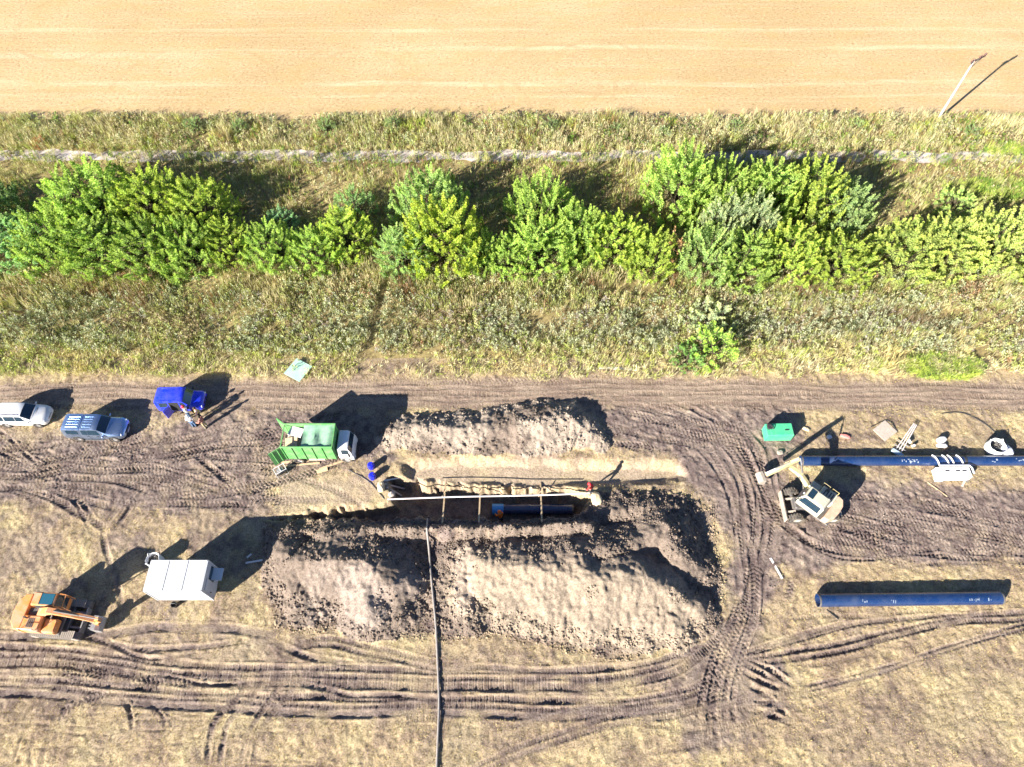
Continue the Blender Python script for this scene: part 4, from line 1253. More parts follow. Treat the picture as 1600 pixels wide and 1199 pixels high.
def blue_van():
    near = G(270, 647)
    o = thing('off_road_car', 'boxy bright blue off-road car with its rear side door open', 'car', (-26.65, near.y + .85, 0), R(1.5))
    o.scale = (.87, .9, .9)
    st = [(-2.08, .45, 1.0, 1.4, .80, .68), (-2.0, .38, 1.05, 1.84, .88, .76), (-1.75, .36, 1.06, 1.92, .91, .78), (.25, .36, 1.06, 1.93, .92, .78), (.55, .36, 1.04, 1.86, .92, .76),
          (1.08, .36, 1.02, 1.17, .91, .82), (1.78, .38, .95, 1.08, .89, .78), (1.98, .44, .85, .95, .82, .7), (2.08, .5, .72, .8, .72, .6)]
    S = Shell(st); S.body('body', M_BLUE, o)
    S.panel('windshield', M_GLASS, o, 4.06, 4.94, 4.2, 6, 1, full=True)
    S.panel('rear_window', M_GLASS, o, .35, .95, 4.6, 6, 1, full=True)
    S.panel('side_window', M_GLASS, o, 3.05, 4.45, 3.12, 3.86, -1, slant=(0, -.2))
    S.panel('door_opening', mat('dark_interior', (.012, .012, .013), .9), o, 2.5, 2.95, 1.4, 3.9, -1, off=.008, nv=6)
    S.panel('side_window', M_GLASS, o, 2.05, 2.45, 3.12, 3.86, -1)
    for a, b in ((2.06, 2.5), (2.55, 2.95), (3.05, 4.45)): S.panel('side_window', M_GLASS, o, a, b, 3.12, 3.86, 1, slant=(0, -.2 if b > 4 else 0))
    d = MB().bar((-.72, -.96, 1.0), (-1.05, -1.62, 1.0), .07, 1.15, up=(0, 0, 1))
    d.build('door', M_BLUE, o)
    MB().bar((-.86, -1.17, 1.38), (-1.0, -1.45, 1.38), .08, .4).build('door_window', M_GLASS, o)
    MB().box((-.35, -.70, 1.0), (.5, .3, .4), ch=.08).build('seat', mat('seat_yellow', (.45, .5, .03), .8), o)
    for sd in (1, -1):
        MB().box((.92, sd * 1.05, 1.2), (.13, .2, .2), ch=.03).build('mirror', M_BLACK, o)
        for x in (-1.3, 1.32): wheel(o, (x, sd * .80, .37), .37, .25)
        MB().bar((-1.6, sd * .68, 1.945), (.2, sd * .68, 1.955), .04, .03).build('roof_gutter', M_BLUE, o)
    seams(S, o, (3.0, 4.6)); arches(o, (-1.3, 1.32), .37, .905)
    lamps(o, 1.97, .66, .86, -2.06, 1.1)
    MB().box((2.08, 0, .74), (.05, .8, .16), ch=.02).build('grille', M_BLACK, o)
    MB().box((2.10, 0, .5), (.1, 1.5, .14), ch=.03).build('front_bumper', M_BLACK, o)
    MB().box((-2.2, .1, 1.05), (.16, .55, .55), ch=.08).build('spare_wheel_cover', M_BLACK, o)
blue_van()

def dump_truck():
    o = thing('green_truck', 'green high-sided truck with white cab and open rear doors', 'truck', (-15.3, 24.12, 0), 0)
    x0, x1, y0, y1, zb, zt = -1.92, 1.93, -.98, .97, .97, 2.9
    MB().box(((x0 + x1) / 2, 0, zb), (x1 - x0, y1 - y0, .12)).build('bed_floor', M_DSTEEL, o)
    for y, sg in ((y0, -1), (y1, 1)):
        w = MB().box(((x0 + x1) / 2, y, (zb + zt) / 2), (x1 - x0, .05, zt - zb)).build('side_wall', M_GREEN, o)
        for k in range(6):
            x = x0 + .06 + (x1 - x0 - .12) * k / 5
            MB().box((x, y + sg * .055, (zb + zt) / 2), (.07, .06, zt - zb + .02), ch=.01).build('rib', M_GREEN, w)
        MB().box(((x0 + x1) / 2, y, zt + .03), (x1 - x0 + .04, .11, .07), ch=.015).build('top_rail', M_GREEN, w)
    MB().box((x1, 0, (zb + zt) / 2 + .05), (.06, y1 - y0 - .06, zt - zb + .1)).build('front_wall', M_GREEN, o)
    # rear doors folded back
    for y, d in ((y1, Vector((-.72, .55, 0))), (y0, Vector((-.82, -.62, 0)))):
        p = Vector((x0 - .03, y, (zb + zt) / 2)); e = p + d * .95
        dr = MB().bar(p, e, .05, zt - zb).build('rear_door', M_GREEN, o)
        for f in (.3, .7):
            q = p.lerp(e, f); MB().bar(q + Vector((0, 0, -.9)), q + Vector((0, 0, .9)), .09, .07).build('door_rib', M_GREEN, dr)
    MB().box((x0, 0, zt - .02), (.07, y1 - y0, .07)).build('rear_frame', M_GREEN, o)
    # load
    cv = MB(); nx, ny = 10, 6
    rr = random.Random(3)
    for i in range(nx + 1):
        for j in range(ny + 1):
            cv.v.append((-.45 + 2.33 * i / nx, -.93 + 1.85 * j / ny, zt - .07 - .22 * math.sin(math.pi * j / ny) * (.5 + .5 * math.sin(i * 1.3)) + rr.uniform(-.03, .03)))
    for i in range(nx):
        for j in range(ny):
            b = i * (ny + 1) + j; cv.f.append((b, b + ny + 1, b + ny + 2, b + 1))
    cv.build('tarpaulin', M_MINT, o, smooth=True)
    # chassis
    for y in (-.38, .38): MB().box((.5, y, .72), (4.9, .1, .2)).build('chassis_rail', M_DSTEEL, o)
    for x in (-1.15,):
        for sg in (1, -1): wheel(o, (x, sg * .80, .42), .42, .36, rim=M_STEEL)
    for sg in (1, -1): wheel(o, (2.55, sg * .78, .42), .42, .26, rim=M_STEEL)
    MB().box((.3, -.72, .68), (1.3, .42, .42), ch=.04).build('tool_box', M_WOODG, o)
    MB().box((.3, .72, .68), (.9, .4, .42), ch=.06).build('fuel_tank', M_STEEL, o)
    # cab
    S = Shell([(2.06, .55, 1.35, 2.12, .90, .76), (2.14, .5, 1.4, 2.26, .92, .80), (2.72, .48, 1.4, 2.28, .93, .80), (2.9, .48, 1.38, 2.18, .93, .78), (3.1, .46, 1.32, 1.5, .92, .82), (3.17, .5, 1.1, 1.22, .90, .80), (3.19, .55, .9, 1.0, .87, .76)])
    S.body('cab', M_WHITE, o)
    S.panel('windshield', M_GLASS, o, 3.08, 3.95, 4.2, 6, 1, full=True)
    for sd in (1, -1):
        S.panel('side_window', M_GLASS, o, 1.4, 2.95, 3.15, 3.85, sd)
        MB().box((2.98, sd * 1.08, 1.7), (.1, .2, .38), ch=.03).build('mirror', M_BLACK, o)
        MB().box((3.2, sd * .68, .75), (.06, .26, .18), ch=.02).build('headlight', M_LAMP, o)
        MB().box((2.55, sd * .88, .86), (.95, .14, .06)).build('mudguard', M_BLACK, o)
        MB().box((-1.97, sd * .75, .85), (.06, .26, .12), ch=.02).build('tail_light', M_RED, o)
    MB().box((3.22, 0, .55), (.1, 1.8, .2), ch=.03).build('bumper', M_BLACK, o)
dump_truck()
tr = Vector((-15.3, 24.12, 0))
tag(MB().box((-16.62, 23.7, 2.35), (.95, 1.05, .10), rot=(.05, -.12, .15)).build('board', M_WOOD), 'tan board lying in the rear of the green truck bed', 'board')
tag(MB().box((-16.35, 24.62, 2.55), (1.05, .75, .08), rot=(-.05, .06, -.25)).build('board', M_WHITE), 'white board lying in the rear of the green truck bed', 'board')
tag(MB().box((-16.4, 24.1, 1.62), (1.3, 1.7, 1.18), ch=.05).build('crate', M_WOODG), 'brown crate under the boards inside the green truck bed', 'crate')

def plank(name, p0, p1, w, h, m, label, cat='plank', group=None):
    a, b = G(*p0), G(*p1)
    a.z = hz(a.x, a.y) + h * .55; b.z = hz(b.x, b.y) + h * .55
    return tag(MB().bar(a, b, w, h).build(name, m), label, cat, group)
plank('plank', (440, 723), (512, 717), .16, .06, M_WOOD, 'long tan plank on the ground along the green truck', group='planks by the truck')
plank('plank', (445, 729), (500, 724), .14, .06, M_WOOD, 'shorter tan plank in front of the long one by the green truck', group='planks by the truck')
plank('plank', (500, 733), (540, 719), .15, .05, M_WOOD, 'slanted tan plank below the white cab of the green truck', group='planks by the truck')
plank('plank', (495, 738), (512, 733), .35, .05, M_WOOD, 'short wide pale plank lying in front of the truck wheels', group='planks by the truck')
plank('plank', (935, 575), (995, 578), .22, .06, M_PE, 'white plank on the far edge of the dirt road')
plank('plank', (1204, 872), (1222, 905), .14, .05, M_PE, 'pale thin plank on stubble below the wheeled excavator')
plank('stick', (1449, 754), (1480, 776), .05, .05, M_WOOD, 'thin stick lying below the white pipe cradle', 'stick')
plank('stick', (1291, 953), (1310, 968), .06, .06, M_BLACK, 'dark stick by the lower left end of the loose pipe', 'stick')
plank('stake', (1503, 760), (1509, 747), .16, .10, M_WOODG, 'brown stake standing beside the white pipe cradle', 'stake')
plank('plank', (384, 880), (411, 876), .12, .05, M_PE, 'pale slat in the shadow right of the site wagon', group='slats by the wagon')
plank('plank', (386, 872), (393, 866), .12, .05, M_PE, 'short pale slat in the shadow above a longer one right of the wagon', group='slats by the wagon')

def generator():
    p = G(440, 744)
    o = thing('generator', 'small grey tube-framed generator left of the trench below the truck', 'generator', (p.x, p.y + .25, hz(p.x, p.y)), R(35))
    MB().box((0, 0, .38), (.62, .42, .42), ch=.04).build('engine', M_DSTEEL, o)
    MB().box((0, 0, .66), (.5, .34, .14), ch=.04).build('fuel_tank', M_STEEL, o)
    for y in (-.27, .27):
        MB().tube([(-.42, y, 0), (-.42, y, .78), (.42, y, .78), (.42, y, 0), (-.42, y, .02)], .025, 6).build('frame', M_WHITE, o)
    for x in (-.42, 0, .42): MB().bar((x, -.27, .78), (x, .27, .78), .04, .04).build('cross_bar', M_WHITE, o)
generator()

for (px, py, lab) in ((581, 731, 'upper blue plastic drum right of the truck cab'), (583, 747, 'lower blue plastic drum near the left end of the trench')):
    p = G(px, py); p.z = hz(p.x, p.y)
    o = thing('plastic_drum', lab, 'drum', p, 0, 'blue drums by the trench')
    MB().lathe([(1e-3, .02), (.22, .02), (.25, .06), (.26, .2), (.27, .22), (.26, .24), (.26, .42), (.27, .44), (.26, .46), (.25, .58), (.2, .64), (1e-3, .65)], n=18).build('body', M_DRUM, o, smooth=True)
    MB().lathe([(1e-3, .64), (.05, .64), (.05, .69), (1e-3, .69)], c=(.12, 0, 0), n=10).build('cap', M_BLACK, o)

# sacks, roots and sandbags round the trench
def sack(px, py, size, lab, m=M_SANDBAG, rz=0., z=None, cat='sack', group=None):
    p = G(px, py); p.z = (hz(p.x, p.y) if z is None else z) - .03
    mb = MB(); rr = random.Random(int(px * 7 + py))
    n, k = 14, 8
    for j in range(k + 1):
        t = math.pi * j / k
        for i in range(n):
            a = 2 * math.pi * i / n
            q = abs(math.sin(t)) ** .6
            cx = math.copysign(abs(math.cos(a)) ** .6, math.cos(a)) * q; cy = math.copysign(abs(math.sin(a)) ** .6, math.sin(a)) * q
            nz = 1 + rr.uniform(-.06, .06)
            mb.v.append((cx * size[0] / 2 * nz, cy * size[1] / 2 * nz, size[2] / 2 * (1 - math.cos(t)) * nz))
    for j in range(k):
        for i in range(n):
            i2 = (i + 1) % n
            mb.f.append((j * n + i, j * n + i2, (j + 1) * n + i2, (j + 1) * n + i))
    o = mb.build('sack', m, None, smooth=True)
    o.location = p; o.rotation_euler = (0, 0, rz)
    return tag(o, lab, cat, group)
sack(596, 763, (.55, .85, .5), 'cream sack on the edge at the left end of the trench', rz=.1)
sack(931, 784, (.8, 1.1, .45), 'cream sack at the right end of the trench under the white hose', rz=.2)
sack(612, 773, (.5, .5, .4), 'small greyish sack beside the trench, just above the white hose end', M_WOODG, .5)
for i, (a, b) in enumerate((((600, 752), (623, 745)), ((602, 757), (628, 750)), ((605, 762), (622, 760)))):
    plank('branch', a, b, .09, .09, M_PE, ['upper', 'middle', 'lower'][i] + ' pale branch sticking out over the left trench end', 'branch', 'branches at the trench end')

# trench pipe, crossing timbers and hoses
def big_pipe(name, p0, p1, r, label, wall=.03, n=32, m=M_PIPE, joints=(), text=False):
    o = thing(name, label, 'pipe', Vector(p0))
    d = Vector(p1) - Vector(p0); L = d.length
    o.rotation_euler = (0, 0, math.atan2(d.y, d.x))
    MB().lathe([(r, 0), (r, L), (r - wall, L), (r - wall, 0), (r, 0)], axis='x', n=n).build('shell', m, o, smooth=True)
    for j in joints:
        MB().lathe([(r + .004, j - .12), (r + .012, j - .1), (r + .012, j + .1), (r + .004, j + .12)], axis='x', n=n).build('joint_sleeve', M_BLACK, o, smooth=True)
    for e in (.06, L - .06):
        MB().lathe([(r + .003, e - .06), (r + .006, e - .05), (r + .006, e + .05), (r + .003, e + .06)], axis='x', n=n).build('bare_end', M_DSTEEL, o, smooth=True)
    return o
RP = .40
bp_ = big_pipe('pipe_section', (21.2, 12.56, .45), (34.0, 12.72, .45), .45, 'loose dark blue pipe lying alone on the stubble at lower right')
M_CHALK = mat('chalk_white', (.22, .26, .32), .9)
rr = random.Random(8)
def chalk(parent, x, a, w, h, r=RP):
    """a written mark on the pipe coating at angle a round it"""
    mb = MB()
    k = 3
    for i in range(k + 1):
        t = a - h / r / 2 + h / r * i / k
        for dx in (0, w): mb.v.append((x + dx, -(r + .004) * math.cos(t), (r + .004) * math.sin(t)))
    for i in range(k): mb.f.append((2 * i, 2 * i + 1, 2 * i + 3, 2 * i + 2))
    mb.build('chalk_mark', M_CHALK, parent)
for x, n_ in ((2.9, 3), (4.9, 3), (10.3, 6), (11.6, 2)):
    for k in range(n_):
        chalk(bp_, x + k * .13 + rr.uniform(0, .05), R(62) + rr.uniform(-.15, .15), rr.uniform(.02, .08), rr.uniform(.05, .22), .45)
pl = big_pipe('pipeline', (22.3, 23.22, RP), (58, 23.22, RP), RP, 'long dark blue pipeline on the ground running off the right edge', joints=(12.6, 24.6))
for x, n_ in ((7.6, 7), (8.2, 5), (14.5, 3), (16.4, 4)):
    for k in range(n_): chalk(pl, x + k * .16 + rr.uniform(0, .05), R(65) + rr.uniform(-.4, .4), rr.uniform(.05, .14), rr.uniform(.05, .2))
TZ = hz(1.5, 20.0)
tp = big_pipe('trench_pipe', (-1.55, 20.05, TZ + RP + .12), (4.75, 20.05, TZ + RP + .12), RP, 'dark pipe lying in the bottom of the trench')
MB().lathe([(RP + .006, .02), (RP + .016, .05), (RP + .016, .85), (RP + .006, .9)], axis='x', n=32).build('blue_sleeve', mat('sleeve_blue', (.06, .28, .62), .3), tp, smooth=True)
for i, (px, lab) in enumerate(((692, 'left'), (748, 'middle'), (844, 'right'))):
    a, b = G(px, 756), G(px + 3, 815)
    o = thing('trench_prop', lab + ' pale timber laid across the trench under the white hose', 'timber', ((a.x + b.x) / 2, (a.y + b.y) / 2, 0), 0, 'timbers across the trench')
    L = (a - b).length / 2 + .25
    za, zb_ = hz(a.x, a.y + .4) + .05, hz(b.x, b.y - .4) + .05
    MB().bar((0, -L, zb_), (0, L, za), .11, .09).build('beam', M_WOOD, o)
    MB().bar((-.18, L * .25, .06 + (za + zb_) / 2), (.15, L * .62, .10 + (za + zb_) / 2), .07, .05).build('brace', M_WOOD, o)
def draped(name, pts, r, m, label, lift=0., n=8, step=.35, smoothk=2, zs=None):
    P = []
    W = [G(*p) for p in pts]
    W2 = spline(pts, step)
    for q in W2: P.append([q[0], q[1], hz(q[0], q[1]) + r + lift])
    if zs:
        for i, p in enumerate(P): p[2] = np.interp(i / (len(P) - 1), [z[0] for z in zs], [z[1] for z in zs])
    else:
        for _ in range(smoothk):
            for i in range(1, len(P) - 1):
                P[i][2] = max(P[i][2], (P[i - 1][2] + P[i + 1][2]) / 2)
    return tag(MB().tube(P, r, n).build(name, m, None, smooth=True), label, 'hose')
draped('white_hose', [(606, 782), (660, 780), (720, 778), (800, 776.5), (860, 775), (905, 773), (926, 772)], .06, M_PE, 'straight white hose along the trench over the timbers', zs=[(0, .2), (1, .2)])
draped('drain_hose', [(668, 812), (670, 850), (675, 910), (681, 975), (684, 1040), (686, 1100), (684, 1160), (681, 1230)], .075, M_HOSE, 'long grey hose from the trench past the heaps to the bottom edge', lift=.02)
draped('black_cable', [(690, 743), (735, 742), (790, 743), (830, 745), (880, 745), (912, 745)], .03, M_BLACK, 'black cable on the sandy bench along the trench')
draped('black_cable', [(1472, 646), (1500, 645), (1522, 653), (1545, 668), (1556, 680)], .035, M_BLACK, 'dark hose curving from the road to the white bulk bag')
draped('black_cable', [(545, 735), (575, 752), (590, 768), (600, 780)], .03, M_DSTEEL, 'dark cable at the left end of the trench near the cream sack')

# white site wagon ------------------------------------------------------------
def wagon():
    x0, x1, y0, y1 = -24.5, -20.66, 12.56, 14.62
    o = thing('site_wagon', 'white box site wagon on wheels beside the orange excavator', 'wagon', ((x0 + x1) / 2, (y0 + y1) / 2, 0))
    L, W = x1 - x0, y1 - y0
    MB().box((0, 0, 1.68), (L, W, 2.36)).build('box_body', M_WAGONS, o)
    for k in range(3):
        w = L / 3
        MB().box((-L / 2 + w * (k + .5), 0, 2.895), (w - .05, W + .04, .05), ch=.01).build('roof_panel', M_WAGON, o)
    for y in (-W / 2, W / 2): MB().box((0, y, 2.86), (L + .04, .05, .10)).build('roof_edge', M_WAGON, o)
    for x in (-L / 2, L / 2): MB().box((x, 0, 2.86), (.05, W + .06, .10)).build('roof_edge', M_WAGON, o)
    for sx in (-1, 1):
        for sy in (-1, 1): MB().box((sx * (L / 2), sy * (W / 2), 1.68), (.07, .07, 2.34)).build('corner_post', M_WAGON, o)
    d = MB().box((L / 2 + .02, -.45, 1.5), (.05, .8, 1.9), ch=.01).build('door', M_WAGONS, o)
    MB().box((L / 2 + .07, -.75, 1.45), (.05, .05, .16)).build('handle', M_BLACK, d)
    f = MB().box((L / 2 + .36, .42, 1.75), (.72, .85, .04), rot=(0, .12, 0)).build('window_flap', M_WAGON, o)
    MB().box((L / 2 + .02, .42, 1.75), (.05, .9, .8), ch=.01).build('window', M_GLASS, o)
    for y in (.05, .8): MB().bar((L / 2 + .03, y, 1.35), (L / 2 + .65, y, 1.7), .03, .03).build('flap_stay', M_WHITE, f)
    MB().box((0, 0, .46), (L - .1, .9, .1)).build('chassis', M_DSTEEL, o)
    for sx in (-.9, .9):
        for sy in (-1, 1): wheel(o, (sx, sy * .85, .34), .34, .2, rim=M_STEEL)
    MB().bar((-L / 2, .35, .5), (-L / 2 - 1.1, 0, .5), .08, .08).bar((-L / 2, -.35, .5), (-L / 2 - 1.1, 0, .5), .08, .08).build('drawbar', M_STEEL, o)
    MB().lathe([(1e-3, 0), (.16, 0), (.17, .5), (.12, .62), (1e-3, .66)], c=(-L / 2 - .45, 0, .55), n=14).build('gas_bottle', M_WHITE, o, smooth=True)
wagon()
p = G(275, 947)
o = thing('bucket', 'black bucket on the ground in front of the site wagon', 'bucket', (p.x, p.y, hz(p.x, p.y)))
MB().lathe([(1e-3, 0), (.15, 0), (.2, .38), (.21, .4), (.19, .4), (.14, .05), (1e-3, .05)], n=16).build('pail', M_BLACK, o, smooth=True)
MB().tube([(-.2, 0, .38), (-.14, .02, .5), (0, .03, .55), (.14, .02, .5), (.2, 0, .38)], .01, 5).build('handle', M_STEEL, o)

def bulk_bag(px, py, s, label, rz=.2, tall=.8):
    p = G(px, py); p.z = hz(p.x, p.y)
    o = thing('bulk_bag', label, 'bag', p, rz, 'white bulk bags')
    rr = random.Random(int(px))
    mb = MB(); n = 22
    prof = [(.02, .05), (.85, .0), (1.0, .18), (1.04, .5), (.98, .8), (.96, .98), (.9, 1.02), (.84, .96), (.84, .62)]
    for i in range(n):
        a = 2 * math.pi * i / n
        for r_, h in prof:
            q = 1 + .05 * math.sin(3 * a + h * 4) + rr.uniform(-.03, .03)
            mb.v.append((r_ * s * q * math.cos(a), r_ * s * q * math.sin(a), h * tall))
    m_ = len(prof)
    for i in range(n):
        j = (i + 1) % n
        for k in range(m_ - 1): mb.f.append((i * m_ + k, j * m_ + k, j * m_ + k + 1, i * m_ + k + 1))
    mb.build('sack_wall', M_BAG, o, smooth=True)
    ct = MB()
    for k in range(26):
        a, q = rr.uniform(0, 6.28), s * .72 * math.sqrt(rr.random())
        ct.sphere((q * math.cos(a), q * math.sin(a), tall * (.56 + rr.uniform(0, .1))), s * rr.uniform(.12, .2), 7, 5)
    tag(ct.build('contents', M_DSTEEL, o), kind='stuff')
    for k in range(4):
        a = k * math.pi / 2 + .6
        MB().tube([(s * .9 * math.cos(a - .25), s * .9 * math.sin(a - .25), tall), (s * 1.02 * math.cos(a), s * 1.02 * math.sin(a), tall * 1.14), (s * .9 * math.cos(a + .25), s * .9 * math.sin(a + .25), tall)], .025, 5).build('lifting_loop', M_BAG, o)
bulk_bag(247, 880, .52, 'white bulk bag behind the site wagon', tall=.9)
bulk_bag(1550, 704, .68, 'white bulk bag with dark contents by the pipeline', tall=.85)
sack(1567, 709, (1.1, 1.0, .75), 'crumpled bluish white sack right against the bulk bag by the pipeline', M_BAG, .4)
sack(1468, 690, (.75, .5, .5), 'small white pack between the lifting frame and the bulk bag', M_BAG, .3)
sack(1470, 698, (.9, .35, .25), 'flat white sack in the pipeline shadow below a small white pack', M_BAG, 0)

# green container, boards and bits by the pipeline
def green_bin():
    o = thing('green_tank', 'bright green steel box left of the pipeline and wheeled excavator', 'container', (20.98, 25.62, 0), R(1))
    MB().box((0, 0, .55), (2.1, 1.05, .95), ch=.03).build('box', M_BIN, o)
    l = MB().box((.12, 0, 1.06), (1.75, 1.0, .05), ch=.015).build('lid', M_BIN, o)
    MB().box((.5, -.1, 1.12), (.3, .06, .06)).build('handle', M_BLACK, l)
    MB().box((-.80, .2, 1.13), (.36, .45, .2), ch=.03).build('pump', M_BLACK, o)
    MB().tube([(-.75, .35, 1.2), (-.6, .1, 1.3), (-.55, -.05, 1.15)], .035, 6).build('spout', M_BLACK, o)
    for y in (-.38, .38): MB().box((0, y, .05), (2.0, .12, .1)).build('skid', M_DSTEEL, o)
green_bin()
def flat_board(px, py, w, h, rz, m, label, tilt=(.02, .02), t=.04):
    p = G(px, py)
    o = MB().box((0, 0, 0), (w, h, t)).build('board', m); o.location = (p.x, p.y, hz(p.x, p.y) + .10); o.rotation_euler = (tilt[0], tilt[1], rz)
    return tag(o, label, 'board')
flat_board(467, 581, 1.75, 1.6, R(62), M_BOARDG, 'pale green board lying on the grass edge above the dirt road', (.06, .03)).location.z += .18
flat_board(1382, 674, 1.5, 1.25, R(35), M_WOODG, 'grey brown square board on the ground above the pipeline')
draped('black_cable', [(1360, 668), (1368, 664), (1385, 657), (1394, 664), (1402, 676)], .035, M_BLACK, 'dark bent bar around the square board above the pipeline')
sack(1320, 683, (.8, .35, .22), 'red and white rag above the pipeline left end', mat('red_rag', (.5, .18, .16), .8), -.3)
sack(1295, 684, (.4, .35, .25), 'small pale sack in the boom shadow by the pipeline', M_BAG, .4)
sack(1259, 671, (.6, .3, .18), 'flat cream rag just right of the green steel box', M_SANDBAG, -.5)
sack(1218, 708, (.5, .4, .2), 'grey lump in the boom shadow below the green steel box', M_DUST, .2)

def cradle():
    p = G(1483, 745)
    o = thing('pipe_cradle', 'white box machine with four arms clamped over the pipeline', 'machine', (p.x, p.y + .25, 0))
    MB().box((0, -.2, .42), (2.6, .85, .7), ch=.05).build('housing', M_WHITE, o)
    MB().box((-1.05, -.62, .35), (.6, .25, .5), ch=.04).build('engine_cover', M_WHITE, o)
    MB().tube([(-1.0, .3, .85), (1.25, .3, .85), (1.45, .12, .8), (1.45, -.35, .8)], .07, 8).build('top_rail', M_WHITE, o)
    cy = 23.22 - (p.y + .25)
    for x in (-1.0, -.25, .15, .85):
        pts = [(x + .25 - .5 * t, cy - (RP + .08) * math.cos(math.pi * t * .72), RP + (RP + .08) * math.sin(math.pi * t * .72)) for t in [k / 8 for k in range(9)]]
        MB().tube(pts, .06, 8).build('clamp_arm', M_WHITE, o, smooth=True)
    for x in (-.5, .3, .8): MB().box((x, -.1, .785), (.3, .08, .03)).build('slot', M_BLACK, o)
    MB().bar((1.35, -.3, .4), (1.15, -.75, .1), .1, .1).build('leg', M_DSTEEL, o)
cradle()
def lifting_frame():
    p = G(1404, 703)
    o = thing('lifting_frame', 'long lattice frame of pale tubes lying across the pipeline shadow', 'frame', (p.x, p.y, .08), R(50))
    for y in (-.22, 0, .22): MB().bar((-.5, y, .12), (2.7, y * .5, .3), .06, .06).build('rail', M_PE, o)
    for x in (-.45, .1, .6): MB().bar((x, -.5, .12), (x, .5, .12), .07, .07).build('cross_bar', M_STEEL, o)
    MB().box((-.55, 0, .2), (.35, .9, .2), ch=.03).build('foot_plate', mat('frame_blue', (.35, .45, .52), .5), o)
    MB().cyl((.95, -.42, .22), (1.05, -.15, .32), .12, n=12).build('winch_drum', M_WHITE, o)
    MB().cyl((.75, -.62, .2), (.95, -.75, .25), .1, n=12).build('pulley', M_PE, o)
lifting_frame()

# power pole on the field edge
def power_pole():
    b = G(1465, 187)
    o = thing('power_pole', 'pale concrete power pole with a crossarm at the edge of the stubble field', 'power pole', (b.x, b.y, 0))
    hgt = 7.0
    MB().tube([(0, 0, -.2), (.02, 0, hgt * .5), (.05, 0, hgt)], [.14, .115, .09], 12).build('mast', M_CONC, o, smooth=True)
    d = Vector((.84, .54, 0)); c = Vector((.05, 0, hgt - .15)) + d * .55
    MB().bar(c - d * 1.0, c + d * 1.25, .12, .10).build('crossarm', M_DSTEEL, o)
    for s in (-.7, .9): MB().bar(Vector((.05, 0, hgt - .95)), c + d * s, .06, .05).build('brace', M_DSTEEL, o)
    for s in (-.95, -.6, .25, .55, 1.0, 1.2):
        q = c + d * s
        MB().lathe([(1e-3, 0), (.04, 0), (.05, .06), (.09, .08), (.09, .13), (.05, .15), (.09, .18), (.08, .23), (.04, .27), (1e-3, .28)], c=q + Vector((0, 0, .05)), n=10).build('insulator', mat('insulator_brown', (.12, .06, .05), .3), o, smooth=True)
power_pole()
# ------------------------------------------------------------------ excavators
def arm(parent, name, pts, w, hs, m):
    """a welded boom: box section following pts with heights hs"""
    P = [Vector(p) for p in pts]
    mb = MB()
    for i, p in enumerate(P):
        d = (P[min(i + 1, len(P) - 1)] - P[max(i - 1, 0)]).normalized()
        sd = d.cross(Vector((0, 0, 1)))
        if sd.length < 1e-3: sd = Vector((0, 1, 0))
        sd.normalize(); u = sd.cross(d).normalized()
        h = hs[i]
        mb.v += [tuple(p + sd * (a * w / 2) + u * (b * h / 2)) for a, b in ((-1, -1), (1, -1), (1, 1), (-1, 1))]
    for i in range(len(P) - 1):
        for k in range(4):
            j = (k + 1) % 4
            mb.f.append((i * 4 + k, i * 4 + j, i * 4 + 4 + j, i * 4 + 4 + k))
    mb.f += [(3, 2, 1, 0), tuple((len(P) - 1) * 4 + k for k in range(4))]
    return mb.build(name, m, parent)
def ram(parent, a, b, r=.06, f=.55):
    a, b = Vector(a), Vector(b)
    c = MB().cyl(a, a.lerp(b, f), r, n=10).build('cylinder', M_DSTEEL, parent, smooth=True)
    MB().cyl(a.lerp(b, f - .05), b, r * .55, n=8).build('rod', M_RIM, c, smooth=True)
    return c
def bucket(parent, c, w, s, m, yaw=0., pitch=0.):
    prof = [(.0, .55), (-.35, .45), (-.62, .15), (-.6, -.22), (-.35, -.5), (.05, -.55), (.45, -.42), (.4, -.36), (.05, -.46), (-.28, -.42), (-.5, -.18), (-.52, .1), (-.3, .36), (.0, .46)]
    mb = MB().prism([(x * s, z * s) for x, z in prof], -w / 2, w / 2)
    side = [(.0, .55), (-.35, .45), (-.62, .15), (-.6, -.22), (-.35, -.5), (.05, -.55), (.45, -.42)]
    for y in (-w / 2 - .02, w / 2): mb.prism([(x * s, z * s) for x, z in side], y, y + .02)
    o = mb.build('bucket', m, parent); o.location = c; o.rotation_euler = (0, pitch, yaw)
    for k in range(5):
        y = -w / 2 + w * (k + .5) / 5
        MB().bar((.40 * s, y, -.4 * s), (.62 * s, y, -.34 * s), .07, .05).build('tooth', M_STEEL, o)
    return o

